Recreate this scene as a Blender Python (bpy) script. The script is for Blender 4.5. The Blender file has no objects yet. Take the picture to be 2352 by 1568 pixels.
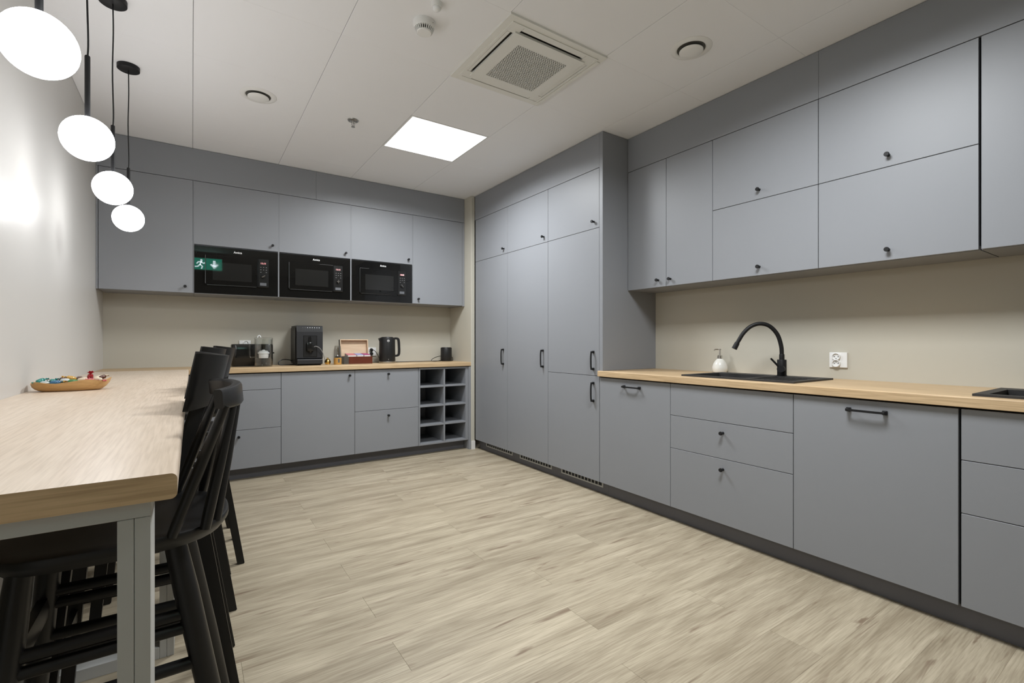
import bpy, bmesh, math, random
from mathutils import Vector, Matrix
random.seed(7)
S = bpy.context.scene
COL = S.collection
PI = math.pi

# ------------------------------------------------------------------ camera, world, exposure
cam_d = bpy.data.cameras.new('camera'); cam = bpy.data.objects.new('camera', cam_d); COL.objects.link(cam)
cam_d.sensor_width = 36.0; cam_d.lens = 1093.0*36.0/2352.0; cam_d.shift_y = 1.2/2352.0
cam_d.clip_start = 0.02
cam.location = (0, 0, 1.10); cam.rotation_euler = (PI/2, 0, -math.radians(33.92))
S.camera = cam
W = bpy.data.worlds.new('world'); S.world = W; W.use_nodes = True
W.node_tree.nodes['Background'].inputs[0].default_value = (0.8, 0.85, 0.9, 1)
W.node_tree.nodes['Background'].inputs[1].default_value = 0.1
S.view_settings.view_transform = 'Standard'; S.view_settings.look = 'None'
S.view_settings.exposure = 0.0; S.view_settings.gamma = 1.0; S.view_settings.use_curve_mapping = False
PANEL_WATTS = 45.0      # each ceiling light panel
GLOBE_POWER = 19.5      # pendant globes
try:
    S.cycles.max_bounces = 10; S.cycles.diffuse_bounces = 5; S.cycles.transparent_max_bounces = 12
    S.cycles.sample_clamp_indirect = 6.0
except Exception: pass

# ------------------------------------------------------------------ materials
def new_mat(name):
    m = bpy.data.materials.new(name); m.use_nodes = True
    nt = m.node_tree; b = nt.nodes['Principled BSDF']
    return m, nt, b
def plain(name, col, rough=0.5, metal=0.0, spec=0.5, noise=0.0, scale=30.0, coat=0.0):
    m, nt, b = new_mat(name)
    b.inputs['Roughness'].default_value = rough; b.inputs['Metallic'].default_value = metal
    b.inputs['Specular IOR Level'].default_value = spec
    if coat: b.inputs['Coat Weight'].default_value = coat; b.inputs['Coat Roughness'].default_value = 0.05
    if noise > 0:
        tc = nt.nodes.new('ShaderNodeTexCoord'); n = nt.nodes.new('ShaderNodeTexNoise'); r = nt.nodes.new('ShaderNodeMixRGB')
        n.inputs['Scale'].default_value = scale; n.inputs['Detail'].default_value = 4
        nt.links.new(tc.outputs['Object'], n.inputs['Vector'])
        r.inputs[1].default_value = tuple(c*(1-noise) for c in col)+(1,); r.inputs[2].default_value = tuple(min(1, c*(1+noise)) for c in col)+(1,)
        nt.links.new(n.outputs['Fac'], r.inputs[0]); nt.links.new(r.outputs[0], b.inputs['Base Color'])
    else:
        b.inputs['Base Color'].default_value = tuple(col)+(1,)
    return m
def emit(name, col, strength):
    m, nt, b = new_mat(name)
    b.inputs['Base Color'].default_value = (0.8, 0.8, 0.8, 1)
    b.inputs['Emission Color'].default_value = tuple(col)+(1,); b.inputs['Emission Strength'].default_value = strength
    return m
def wood(name, light, dark, axis, rough=0.45, streak=1.0, random_offset=False, knots=False, spec=0.35):
    """grain runs along axis 0/1/2 of object space"""
    m, nt, b = new_mat(name); L = nt.links.new; N = nt.nodes.new
    tc = N('ShaderNodeTexCoord'); vec = tc.outputs['Object']
    if random_offset:
        oi = N('ShaderNodeObjectInfo'); mul = N('ShaderNodeVectorMath'); mul.operation = 'SCALE'
        comb = N('ShaderNodeCombineXYZ'); L(oi.outputs['Random'], comb.inputs[0]); L(oi.outputs['Random'], comb.inputs[1]); L(oi.outputs['Random'], comb.inputs[2])
        L(comb.outputs[0], mul.inputs[0]); mul.inputs['Scale'].default_value = 37.0
        add = N('ShaderNodeVectorMath'); L(vec, add.inputs[0]); L(mul.outputs[0], add.inputs[1]); vec = add.outputs[0]
    def stretched(along, across):
        mp = N('ShaderNodeMapping'); sc = [across]*3; sc[axis] = along; mp.inputs['Scale'].default_value = sc
        L(vec, mp.inputs['Vector']); return mp.outputs[0]
    n1 = N('ShaderNodeTexNoise'); n1.inputs['Scale'].default_value = 1; n1.inputs['Detail'].default_value = 6; n1.inputs['Roughness'].default_value = 0.6; n1.inputs['Distortion'].default_value = 0.6
    L(stretched(1.5, 13), n1.inputs['Vector'])
    n2 = N('ShaderNodeTexNoise'); n2.inputs['Scale'].default_value = 1; n2.inputs['Detail'].default_value = 3
    L(stretched(7, 190), n2.inputs['Vector'])
    r1 = N('ShaderNodeValToRGB'); r1.color_ramp.elements[0].position = 0.36; r1.color_ramp.elements[1].position = 0.66
    r1.color_ramp.elements[0].color = tuple(dark)+(1,); r1.color_ramp.elements[1].color = tuple(light)+(1,)
    L(n1.outputs['Fac'], r1.inputs[0])
    r2 = N('ShaderNodeValToRGB'); r2.color_ramp.elements[0].position = 0.33; r2.color_ramp.elements[1].position = 0.6
    k = 1-0.22*streak
    r2.color_ramp.elements[0].color = (k, k*0.98, k*0.95, 1); r2.color_ramp.elements[1].color = (1, 1, 1, 1)
    L(n2.outputs['Fac'], r2.inputs[0])
    mx = N('ShaderNodeMixRGB'); mx.blend_type = 'MULTIPLY'; mx.inputs[0].default_value = 1
    L(r1.outputs[0], mx.inputs[1]); L(r2.outputs[0], mx.inputs[2]); col = mx.outputs[0]
    if knots:
        n3 = N('ShaderNodeTexNoise'); n3.inputs['Scale'].default_value = 1; n3.inputs['Detail'].default_value = 3; n3.inputs['Distortion'].default_value = 0.8
        L(stretched(3.4, 26), n3.inputs['Vector'])
        r3 = N('ShaderNodeValToRGB'); r3.color_ramp.elements[0].position = 0.635; r3.color_ramp.elements[1].position = 0.74
        r3.color_ramp.elements[0].color = (0, 0, 0, 1); r3.color_ramp.elements[1].color = (0.85, 0.85, 0.85, 1)
        L(n3.outputs['Fac'], r3.inputs[0])
        m3 = N('ShaderNodeMixRGB'); m3.inputs[2].default_value = (0.19, 0.135, 0.09, 1)
        L(r3.outputs[0], m3.inputs[0]); L(col, m3.inputs[1]); col = m3.outputs[0]
        oi2 = N('ShaderNodeObjectInfo'); hs = N('ShaderNodeHueSaturation'); mr = N('ShaderNodeMapRange')
        mr.inputs[3].default_value = 0.96; mr.inputs[4].default_value = 1.04
        L(oi2.outputs['Random'], mr.inputs[0]); L(mr.outputs[0], hs.inputs['Value']); L(col, hs.inputs['Color']); col = hs.outputs[0]
    L(col, b.inputs['Base Color'])
    b.inputs['Roughness'].default_value = rough; b.inputs['Specular IOR Level'].default_value = spec
    bp = N('ShaderNodeBump'); bp.inputs['Strength'].default_value = 0.12; bp.inputs['Distance'].default_value = 0.001
    L(n2.outputs['Fac'], bp.inputs['Height']); L(bp.outputs[0], b.inputs['Normal'])
    return m
def glass(name, tint=(1, 1, 1), refl=0.12):
    m = bpy.data.materials.new(name); m.use_nodes = True; nt = m.node_tree; nt.nodes.clear()
    o = nt.nodes.new('ShaderNodeOutputMaterial'); mx = nt.nodes.new('ShaderNodeMixShader')
    t = nt.nodes.new('ShaderNodeBsdfTransparent'); t.inputs[0].default_value = tuple(tint)+(1,)
    g = nt.nodes.new('ShaderNodeBsdfGlossy'); g.inputs['Roughness'].default_value = 0.04
    lw = nt.nodes.new('ShaderNodeLayerWeight'); lw.inputs[0].default_value = 0.35
    ml = nt.nodes.new('ShaderNodeMath'); ml.operation = 'MULTIPLY_ADD'; ml.inputs[1].default_value = 0.38; ml.inputs[2].default_value = refl*0.4
    nt.links.new(lw.outputs['Facing'], ml.inputs[0]); nt.links.new(ml.outputs[0], mx.inputs[0])
    nt.links.new(t.outputs[0], mx.inputs[1]); nt.links.new(g.outputs[0], mx.inputs[2]); nt.links.new(mx.outputs[0], o.inputs[0])
    return m

M = {}
M['cab'] = plain('grey_lacquer', (0.255, 0.264, 0.283), 0.42, spec=0.35, noise=0.015, scale=3)
M['cab_dark'] = plain('painted_gap_shade', (0.035, 0.036, 0.038), 0.7, spec=0.2)  # grey boards darkened: the shade in gaps and holes is put into the colour
M['plinth'] = plain('plinth_grey', (0.15, 0.15, 0.165), 0.5, spec=0.3)
M['wall'] = plain('greige_paint', (0.515, 0.49, 0.42), 0.55, spec=0.25, noise=0.01, scale=4)
M['wall_left'] = plain('greige_paint_lamplit', (0.63, 0.615, 0.59), 0.38, spec=0.35, noise=0.01, scale=4)  # same greige paint, paler: the pendants' light is put into the colour
M['ceil'] = plain('ceiling_tile_white', (0.855, 0.86, 0.88), 0.6, spec=0.25, noise=0.01, scale=3)
M['ceil_gap'] = plain('ceiling_void', (0.17, 0.165, 0.16), 0.8)
M['white'] = plain('white_plastic', (0.80, 0.80, 0.79), 0.35, spec=0.4)
M['unit'] = plain('air_unit_plastic', (0.76, 0.755, 0.715), 0.4, spec=0.4)
M['unit_dark'] = plain('air_unit_recess', (0.10, 0.098, 0.085), 0.7)
M['baseboard'] = plain('baseboard_white', (0.75, 0.74, 0.72), 0.4)
M['oak_x'] = wood('oak_worktop_lengthwise_x', (0.62, 0.455, 0.275), (0.53, 0.375, 0.215), 0)
M['oak_y'] = wood('oak_worktop_lengthwise_y', (0.62, 0.455, 0.275), (0.53, 0.375, 0.215), 1)
M['oak_table'] = wood('oak_top_lamp_sheen', (0.74, 0.62, 0.50), (0.68, 0.555, 0.435), 1, rough=0.34, streak=0.7, spec=0.5)  # worktop oak made paler and pinker: the globes' sheen is painted in
M['oak_edge'] = wood('oak_edge_band', (0.66, 0.475, 0.285), (0.53, 0.365, 0.205), 0, streak=1.2)
M['plank'] = wood('vinyl_plank', (0.505, 0.438, 0.325), (0.335, 0.280, 0.198), 0, rough=0.45, streak=1.1, random_offset=True, knots=True, spec=0.35)
M['floor_gap'] = plain('floor_joint', (0.24, 0.21, 0.165), 0.8)
M['black'] = plain('black_metal', (0.010, 0.010, 0.011), 0.5, spec=0.3)
M['chair'] = plain('black_stained_wood', (0.0065, 0.0062, 0.0062), 0.36, spec=0.4, noise=0.2, scale=25)
M['frame'] = plain('light_grey_steel', (0.47, 0.475, 0.46), 0.35, spec=0.45)
M['mw_glass'] = plain('black_glass', (0.006, 0.006, 0.006), 0.012, spec=0.5)
M['mw_body'] = plain('black_gloss_plastic', (0.012, 0.012, 0.012), 0.18, spec=0.5)
M['mw_window'] = plain('smoked_window', (0.016, 0.016, 0.0155), 0.03, spec=0.5)
M['mw_grey'] = plain('grey_button', (0.11, 0.115, 0.125), 0.4)
M['print'] = plain('white_print', (0.85, 0.85, 0.85), 0.4)
M['print_grey'] = plain('grey_print', (0.22, 0.22, 0.22), 0.5)
M['led'] = emit('red_led', (1.0, 0.015, 0.03), 1.1)
M['dark_trim'] = plain('dark_trim', (0.16, 0.16, 0.165), 0.3, metal=1.0)
M['hose'] = plain('grey_hose', (0.22, 0.215, 0.21), 0.35)
M['dot'] = emit('white_led', (0.9, 0.95, 1.0), 0.8)
M['chrome'] = plain('chrome', (0.75, 0.74, 0.72), 0.18, metal=1.0)
M['steel'] = plain('brushed_steel', (0.45, 0.44, 0.42), 0.32, metal=1.0)
M['sink'] = plain('black_granite_composite', (0.028, 0.027, 0.027), 0.55, spec=0.4, noise=0.35, scale=300)
M['plast_black'] = plain('matt_black_plastic', (0.012, 0.012, 0.0125), 0.42, spec=0.35)
M['plast_char'] = plain('charcoal_plastic', (0.021, 0.0215, 0.024), 0.42, spec=0.4)
M['gloss_black'] = plain('gloss_black', (0.01, 0.01, 0.01), 0.12, spec=0.5)
M['ceramic'] = plain('white_ceramic', (0.78, 0.77, 0.72), 0.16, spec=0.5)
M['glass'] = glass('clear_glass', (0.975, 0.98, 0.975), 0.08)
M['water'] = glass('water', (0.90, 0.91, 0.91), 0.05)
M['filter'] = plain('white_filter', (0.80, 0.81, 0.82), 0.4)
M['amber'] = plain('amber_honey', (0.50, 0.27, 0.07), 0.2, spec=0.5)
M['gold'] = plain('gold_metal', (0.75, 0.50, 0.15), 0.25, metal=1.0)
M['maple'] = wood('pale_box_wood', (0.72, 0.56, 0.40), (0.62, 0.46, 0.31), 0, streak=0.5)
M['redwood'] = plain('red_brown_stain', (0.11, 0.024, 0.012), 0.3, spec=0.5, noise=0.2, scale=20)
M['boxside'] = plain('dark_grey_stain', (0.07, 0.062, 0.052), 0.4)
M['bowl'] = wood('bamboo_bowl', (0.66, 0.42, 0.19), (0.50, 0.28, 0.10), 0, rough=0.35, streak=0.6)
M['globe'] = emit('opal_globe', (0.97, 0.98, 1.0), GLOBE_POWER)
M['diffuser'] = emit('light_diffuser', (0.95, 0.98, 1.0), 3.0)
M['sign_green'] = emit('exit_sign_green', (0.0, 0.75, 0.48), 3.0)
M['sign_white'] = emit('exit_sign_white', (0.80, 0.95, 1.0), 15.0)
for nme, c in dict(teal=(0.01, 0.20, 0.17), green=(0.06, 0.22, 0.07), red=(0.36, 0.018, 0.025), cream=(0.72, 0.60, 0.44), goldfoil=(0.60, 0.34, 0.07), brown=(0.11, 0.045, 0.03), silver=(0.62, 0.66, 0.66), blue=(0.03, 0.13, 0.26), rose=(0.55, 0.10, 0.12)).items():
    M['c_'+nme] = plain('wrapper_'+nme, c, 0.25, spec=0.6)
M['tea_pink'] = plain('tea_pink', (0.62, 0.22, 0.24), 0.5); M['tea_lilac'] = plain('tea_lilac', (0.38, 0.36, 0.60), 0.5); M['tea_plum'] = plain('tea_plum', (0.40, 0.08, 0.20), 0.5)
M['paper'] = plain('white_paper', (0.72, 0.68, 0.64), 0.6)
M['lint'] = plain('pale_lint', (0.62, 0.56, 0.45), 0.8)

# ------------------------------------------------------------------ geometry helpers
def bm_box(bm, x0, x1, y0, y1, z0, z1, bev=0.0, seg=1):
    t = bmesh.new()
    vs = [t.verts.new((x, y, z)) for x in (x0, x1) for y in (y0, y1) for z in (z0, z1)]
    for f in ((0, 1, 3, 2), (4, 6, 7, 5), (0, 4, 5, 1), (2, 3, 7, 6), (0, 2, 6, 4), (1, 5, 7, 3)):
        t.faces.new([vs[i] for i in f])
    bmesh.ops.recalc_face_normals(t, faces=t.faces)
    if bev > 0: bmesh.ops.bevel(t, geom=list(t.edges), offset=bev, segments=seg, affect='EDGES', profile=0.5)
    merge(bm, t)
def merge(bm, t, mat=None):
    if mat is not None: bmesh.ops.transform(t, matrix=mat, verts=t.verts)
    me = bpy.data.meshes.new('tmp'); t.to_mesh(me); t.free(); bm.from_mesh(me); bpy.data.meshes.remove(me)
def box(x0, x1, y0, y1, z0, z1, bev=0.0, seg=1):
    bm = bmesh.new(); bm_box(bm, min(x0, x1), max(x0, x1), min(y0, y1), max(y0, y1), min(z0, z1), max(z0, z1), bev, seg); return bm
def lathe(prof, n=28, mat=None, bm=None, sx=1.0, sy=1.0):
    """prof: list of (r, z), closed to the axis at both ends when r == 0"""
    bm = bm or bmesh.new(); t = bmesh.new(); rings = []
    for r, z in prof:
        if r < 1e-6: rings.append([t.verts.new((0, 0, z))])
        else: rings.append([t.verts.new((r*sx*math.cos(2*PI*i/n), r*sy*math.sin(2*PI*i/n), z)) for i in range(n)])
    for a, b in zip(rings, rings[1:]):
        if len(a) == 1 and len(b) == 1: continue
        for i in range(n):
            j = (i+1) % n
            if len(a) == 1: t.faces.new((a[0], b[j], b[i]))
            elif len(b) == 1: t.faces.new((a[i], a[j], b[0]))
            else: t.faces.new((a[i], a[j], b[j], b[i]))
    bmesh.ops.recalc_face_normals(t, faces=t.faces)
    merge(bm, t, mat); return bm
def axis_mat(p, d):
    d = Vector(d).normalized(); return Matrix.Translation(Vector(p)) @ d.to_track_quat('Z', 'Y').to_matrix().to_4x4()
def cyl(p0, p1, r0, r1=None, n=16, bm=None, cap=0.0):
    p0 = Vector(p0); p1 = Vector(p1); r1 = r0 if r1 is None else r1; L = (p1-p0).length
    return lathe([(0, 0), (r0, 0), (r1, L), (0, L)], n, axis_mat(p0, p1-p0), bm)
def smooth_path(pts, k=6):
    P = [Vector(p) for p in pts]; out = []
    for i in range(len(P)-1):
        p0 = P[max(i-1, 0)]; p1 = P[i]; p2 = P[i+1]; p3 = P[min(i+2, len(P)-1)]
        for s in range(k):
            t = s/k
            out.append(0.5*((2*p1)+(-p0+p2)*t+(2*p0-5*p1+4*p2-p3)*t*t+(-p0+3*p1-3*p2+p3)*t**3))
    out.append(P[-1]); return out
def sweep(path, prof, bm=None, up=(0, 0, 1), closed_prof=True, scales=None):
    """sweep a 2-D profile [(a,b)] along path; a = sideways, b = along 'up'-ish"""
    bm = bm or bmesh.new(); t = bmesh.new(); P = [Vector(p) for p in path]; rings = []
    prev = None
    for i, p in enumerate(P):
        tan = (P[min(i+1, len(P)-1)]-P[max(i-1, 0)]).normalized()
        ref = Vector(up) if prev is None else prev
        side = tan.cross(ref)
        if side.length < 1e-5: side = tan.cross(Vector((1, 0, 0)))
        side.normalize(); b = side.cross(tan).normalized()
        if up is None or prev is not None and up == 'par': prev = b
        s = scales[i] if scales else 1.0
        rings.append([t.verts.new(p+side*a*s+b*c*s) for a, c in prof])
    n = len(prof)
    for a, b in zip(rings, rings[1:]):
        for i in range(n):
            j = (i+1) % n; t.faces.new((a[i], a[j], b[j], b[i]))
    t.faces.new(rings[0][::-1]); t.faces.new(rings[-1])
    bmesh.ops.recalc_face_normals(t, faces=t.faces)
    merge(bm, t); return bm
def tube(path, r, n=10, bm=None, up=(0.13, 0.21, 0.97), scales=None):
    return sweep(path, [(r*math.cos(2*PI*i/n), r*math.sin(2*PI*i/n)) for i in range(n)], bm, up, scales=scales)
def prism(pts, axis, a0, a1, bm=None):
    """polygon pts in the plane normal to axis ('x': (y,z), 'y': (x,z), 'z': (x,y)) extruded a0..a1"""
    bm = bm or bmesh.new(); t = bmesh.new()
    def P(u, v, a): return {'x': (a, u, v), 'y': (u, a, v), 'z': (u, v, a)}[axis]
    A = [t.verts.new(P(u, v, a0)) for u, v in pts]; B = [t.verts.new(P(u, v, a1)) for u, v in pts]
    n = len(pts)
    for i in range(n): t.faces.new((A[i], A[(i+1) % n], B[(i+1) % n], B[i]))
    t.faces.new(A[::-1]); t.faces.new(B)
    bmesh.ops.recalc_face_normals(t, faces=t.faces); merge(bm, t); return bm

def base_of(o):
    v = Vector((0, 0, 0))
    while o is not None: v += o.location; o = o.parent
    return v
def obj(name, bm, mat, parent=None, smooth=False, local=False):
    me = bpy.data.meshes.new(name)
    if parent is not None and not local:
        bmesh.ops.translate(bm, vec=-base_of(parent), verts=bm.verts)
    bm.to_mesh(me); bm.free()
    me.materials.append(mat if not isinstance(mat, str) else M[mat])
    o = bpy.data.objects.new(name, me); COL.objects.link(o)
    if parent is not None: o.parent = parent
    if smooth:
        for p in me.polygons: p.use_smooth = True
        try: me.set_sharp_from_angle(angle=math.radians(38))
        except Exception: pass
    return o
def tag(o, label, cat, group=None):
    o['label'] = label; o['category'] = cat
    if group: o['group'] = group
    return o
def thing(name, label, cat, loc, group=None):
    o = bpy.data.objects.new(name, None); COL.objects.link(o); o.location = loc; o.empty_display_size = 0.05
    return tag(o, label, cat, group)
def mesh_thing(name, bm, mat, label, cat, loc, group=None, smooth=False):
    """one-mesh thing, geometry in world space, origin moved to loc"""
    bmesh.ops.translate(bm, vec=-Vector(loc), verts=bm.verts)
    o = obj(name, bm, mat, None, smooth); o.location = loc; return tag(o, label, cat, group)
def struct(name, bm, mat, smooth=False):
    o = obj(name, bm, mat, None, smooth); o['kind'] = 'structure'; return o
def dup(root, loc, label, scale=None):
    r = root.copy(); COL.objects.link(r); r.location = loc; r['label'] = label
    if scale: r.scale = scale
    for ch in list(root.children):
        c = ch.copy(); COL.objects.link(c); c.parent = r
        for g in list(ch.children):
            d = g.copy(); COL.objects.link(d); d.parent = c
    return r
def text_bm(txt, size, depth=0.0004):
    cu = bpy.data.curves.new('t', 'FONT'); cu.body = txt; cu.size = size; cu.extrude = depth; cu.align_x = 'CENTER'; cu.align_y = 'CENTER'; cu.resolution_u = 3; cu.offset = size*0.018
    ob = bpy.data.objects.new('t', cu); COL.objects.link(ob)
    dg = bpy.context.evaluated_depsgraph_get(); me = bpy.data.meshes.new_from_object(ob.evaluated_get(dg))
    bm = bmesh.new(); bm.from_mesh(me); bpy.data.objects.remove(ob); bpy.data.curves.remove(cu); bpy.data.meshes.remove(me)
    return bm

# ------------------------------------------------------------------ room dimensions
XL, XR, YB, YREAR, ZC = -0.565, 2.989, 4.766, -3.2, 2.60
XF = 2.42          # front of the right base units and tall units
XU = 2.676         # front of the right wall units
YF, YU = 4.31, 4.43
ZT = 0.895         # worktop height
TH = 0.04

# ------------------------------------------------------------------ structure
fl = struct('floor', box(XL, XR, YREAR, YB, -0.06, -0.006), 'floor_gap')
row0, rw, pl = 1.51, 0.184, 1.22
k0 = math.floor((YREAR-row0)/rw); k1 = math.ceil((YB-row0)/rw)
cache = {}
for k in range(k0, k1):
    ya, yb = max(row0+k*rw, YREAR), min(row0+(k+1)*rw, YB)
    if yb-ya < 0.01: continue
    off = 0.61 if k % 2 == 0 else 0.0+0.07*((k*5) % 3)
    j = math.floor((XL-off)/pl)
    while off+j*pl < XR:
        xa, xb = max(off+j*pl, XL), min(off+(j+1)*pl, XR); j += 1
        if xb-xa < 0.01: continue
        key = (round(xb-xa, 3), round(yb-ya, 3)); w, h = xb-xa, yb-ya
        if key not in cache:
            o = obj('plank', box(-w/2+.0003, w/2-.0003, -h/2+.0001, h/2-.0001, -0.006, 0, 0.0003), 'plank', fl, local=True); cache[key] = o.data
        else:
            o = bpy.data.objects.new('plank', cache[key]); COL.objects.link(o); o.parent = fl
        o.location = ((xa+xb)/2, (ya+yb)/2, 0)
ce = struct('ceiling', box(XL, XR, YREAR, YB, ZC+0.012, ZC+0.08), 'ceil_gap')
gx0, gs, gy0, gsy = 0.005, 0.6, 1.212, 0.590
LIGHT_CELLS = []
cache = {}
def cell(i, j): return (gx0+i*gs, gx0+(i+1)*gs, gy0+j*gsy, gy0+(j+1)*gsy)
SKIP = {(2, 1), (2, 3), (2, -1)}        # air unit and the light panels
for i in range(-1, 5):
    for j in range(-8, 7):
        if (i, j) in SKIP: continue
        xa, xb, ya, yb = cell(i, j); xa, xb, ya, yb = max(xa, XL), min(xb, XR), max(ya, YREAR), min(yb, YB)
        if xb-xa < 0.01 or yb-ya < 0.01: continue
        w, h = xb-xa, yb-ya; key = (round(w, 3), round(h, 3))
        if key not in cache:
            o = obj('ceiling_tile', box(-w/2+.0010, w/2-.0010, -h/2+.0002, h/2-.0002, 0, 0.012, 0.0006), 'ceil', ce, local=True); cache[key] = o.data
        else:
            o = bpy.data.objects.new('ceiling_tile', cache[key]); COL.objects.link(o); o.parent = ce
        o.location = ((xa+xb)/2, (ya+yb)/2, ZC)
struct('wall_left', box(XL-0.1, XL, YREAR, YB+0.1, -0.06, ZC+0.08), 'wall_left')
struct('wall_back', box(XL, XR, YB, YB+0.1, -0.06, ZC+0.08), 'wall')
struct('wall_right', box(XR, XR+0.1, YREAR, YB+0.1, -0.06, ZC+0.08), 'wall')
struct('wall_rear', box(XL-0.1, XR+0.1, YREAR-0.1, YREAR, -0.06, ZC+0.08), 'wall')
struct('wall_corner', box(2.378, 2.4195, 4.285, YB, 0, ZC, 0.003), 'wall')
struct('baseboard_corner', prism([(2.3772, 0), (2.4195, 0), (2.4195, 0.085), (2.380, 0.085), (2.3772, 0.078)], 'y', 4.276, 4.285), 'baseboard')
struct('baseboard_left', box(XL, XL+0.012, YREAR, 4.40, 0, 0.08, 0.002), 'baseboard')
struct('baseboard_rear', box(XL+0.012, XR, YREAR, YREAR+0.012, 0, 0.08, 0.002), 'baseboard')

# soffit boards above the cabinets and plinths below them (fixed trims)
def trim(n, boards, mat):
    o = bpy.data.objects.new('trim_%d' % n, None); COL.objects.link(o); o['kind'] = 'structure'
    for b in boards: obj('board', b, mat, o)
    return o
SZ = 2.352
ZS = ZC-0.003
trim(1, [box(XL+.002, 0.9045, YU, YU+0.018, SZ, ZS, .0008), box(0.9055, 2.376, YU, YU+0.018, SZ, ZS, .0008)], 'cab')
trim(2, [box(XF, XF+0.018, 2.478, 4.2835, SZ, ZS, .0008)], 'cab')
trim(3, [box(XU, XU+0.018, 1.1525, 2.442, SZ, ZS, .0008), box(XU, XU+0.018, -0.66, 1.1515, SZ, ZS, .0008)], 'cab')
trim(4, [box(XL+0.013, 2.352, 4.40, 4.416, 0, 0.095)], 'plinth')
trim(5, [box(2.478, 2.494, -0.66, 2.4435, 0, 0.095), box(2.478, 2.494, 2.4445, 4.2835, 0, 0.095)], 'plinth')

# ------------------------------------------------------------------ cabinets
def fb(face, pl, a0, a1, z0, z1, d0, d1, bev=0.0):
    """box measured from a front plane: face 'R' (front at x=pl, runs along y) or 'B' (front at y=pl, runs along x)"""
    if face == 'R': return box(pl+d0, pl+d1, a0, a1, z0, z1, bev)
    return box(a0, a1, pl+d0, pl+d1, z0, z1, bev)
def fpt(face, pl, a, z, d): return (pl+d, a, z) if face == 'R' else (a, pl+d, z)
OUT = {'R': Vector((-1, 0, 0)), 'B': Vector((0, -1, 0))}
def knob(face, pl, a, z, parent):
    p = fpt(face, pl, a, z, 0)
    bm = lathe([(0, 0), (.0075, 0), (.0065, .004), (.006, .010), (.0085, .0165), (.0105, .020), (.0105, .0265), (.0095, .028), (0, .028)], 18, axis_mat(p, OUT[face]))
    return obj('knob', bm, 'black', parent, True)
def handle(face, pl, a, z, length, vert, parent):
    """bow handle: two square feet and a thin bar between them"""
    h = length/2; bm = bmesh.new(); o = OUT[face]; c = Vector(fpt(face, pl, a, z, 0))
    run = Vector((0, 0, 1)) if vert else (Vector((0, 1, 0)) if face == 'R' else Vector((1, 0, 0)))
    oth = o.cross(run).normalized()
    def ob(p, s0, s1, w0, w1, q0, q1, bev):
        t = bmesh.new(); bm_box(t, s0, s1, w0, w1, q0, q1, bev)
        R = Matrix((run, oth, o)).transposed().to_4x4(); merge(bm, t, Matrix.Translation(p) @ R)
    for s in (-1, 1):
        ob(c+run*s*(h-.006), -.0085, .0085, -.0090, .0090, 0, .012, .0015)
        ob(c+run*s*(h-.006), -.0060, .0060, -.0060, .0060, .010, .028, .0015)
    path = [c+run*(-h+.006)+o*.024, c+run*(-h*.6)+o*.0275, c+o*.0285, c+run*(h*.6)+o*.0275, c+run*(h-.006)+o*.024]
    sweep(smooth_path(path, 3), [(-.0046, -.0036), (.0046, -.0036), (.0046, .0036), (-.0046, .0036)], bm, tuple(o))
    return obj('handle', bm, 'black', parent, True)
G = 0.0015
def front(kind, face, pl, a0, a1, z0, z1, root, th=0.018):
    return obj(kind, fb(face, pl, a0+G, a1-G, z0+G, z1-G, 0, th, .0009), 'cab', root)
def cabinet(name, label, face, pl, a0, a1, z0, z1, depth, cat='cabinet', group=None, carcass=True, d_in=0.020, top=True):
    root = thing(name, label, cat, fpt(face, pl, (a0+a1)/2, z0, depth/2), group)
    if carcass:
        bm = bmesh.new(); t = 0.016
        for args in ((a0+.0003, a0+t, z0+.0006, z1-.0006, d_in, depth), (a1-t, a1-.0003, z0+.0006, z1-.0006, d_in, depth), (a0+t, a1-t, z0+.0006, z0+t, d_in, depth), (a0+t, a1-t, z1-t, z1-.0006, d_in, depth), (a0+t, a1-t, z0+t, z1-t, depth-.008, depth)):
            if not top and args[2] == z1-t: continue
            q = fb(face, pl, *args); merge(bm, q)
        o = obj('carcass', bm, 'cab_dark', root)
    return root
def underside(face, pl, a0, a1, z, depth, root):
    return obj('bottom_panel', fb(face, pl, a0, a1, z, z+.018, .019, depth), 'cab', root)

# --- right wall: base units
ZB0, ZB1 = 0.097, 0.848
RD = XR-XF-0.002
c = cabinet('base_cabinet', 'grey base cabinet with a black bar handle beside the tall cabinets', 'R', XF, 1.869, 2.476, ZB0, ZB1, RD)
d = front('door', 'R', XF, 1.869, 2.476, ZB0, ZB1, c); handle('R', XF, 2.173, 0.800, 0.145, False, d)
c = cabinet('drawer_unit', 'wide grey drawer unit with two knobs under the sink with the tap', 'R', XF, 1.154, 1.869, ZB0, ZB1, RD, top=False)
front('drawer', 'R', XF, 1.154, 1.869, 0.656, ZB1, c)
d = front('drawer', 'R', XF, 1.154, 1.869, 0.457, 0.656, c); knob('R', XF, 1.522, 0.600, d)
d = front('drawer', 'R', XF, 1.154, 1.869, ZB0, 0.457, c); knob('R', XF, 1.522, 0.400, d)
c = cabinet('dishwasher', 'grey fronted built-in appliance with a black bar handle, right of the wide drawer unit', 'R', XF, 0.552, 1.154, ZB0, ZB1, RD, 'dishwasher')
d = front('door', 'R', XF, 0.5535, 1.154, ZB0, ZB1, c); handle('R', XF, 0.851, 0.802, 0.145, False, d)
c = cabinet('drawer_unit', 'grey drawer unit without knobs at the right edge, under the second sink', 'R', XF, -0.055, 0.548, ZB0, ZB1, RD, top=False)
front('drawer', 'R', XF, -0.055, 0.548, 0.653, ZB1, c); front('drawer', 'R', XF, -0.055, 0.548, 0.452, 0.653, c); front('drawer', 'R', XF, -0.055, 0.548, ZB0, 0.452, c)

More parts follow.
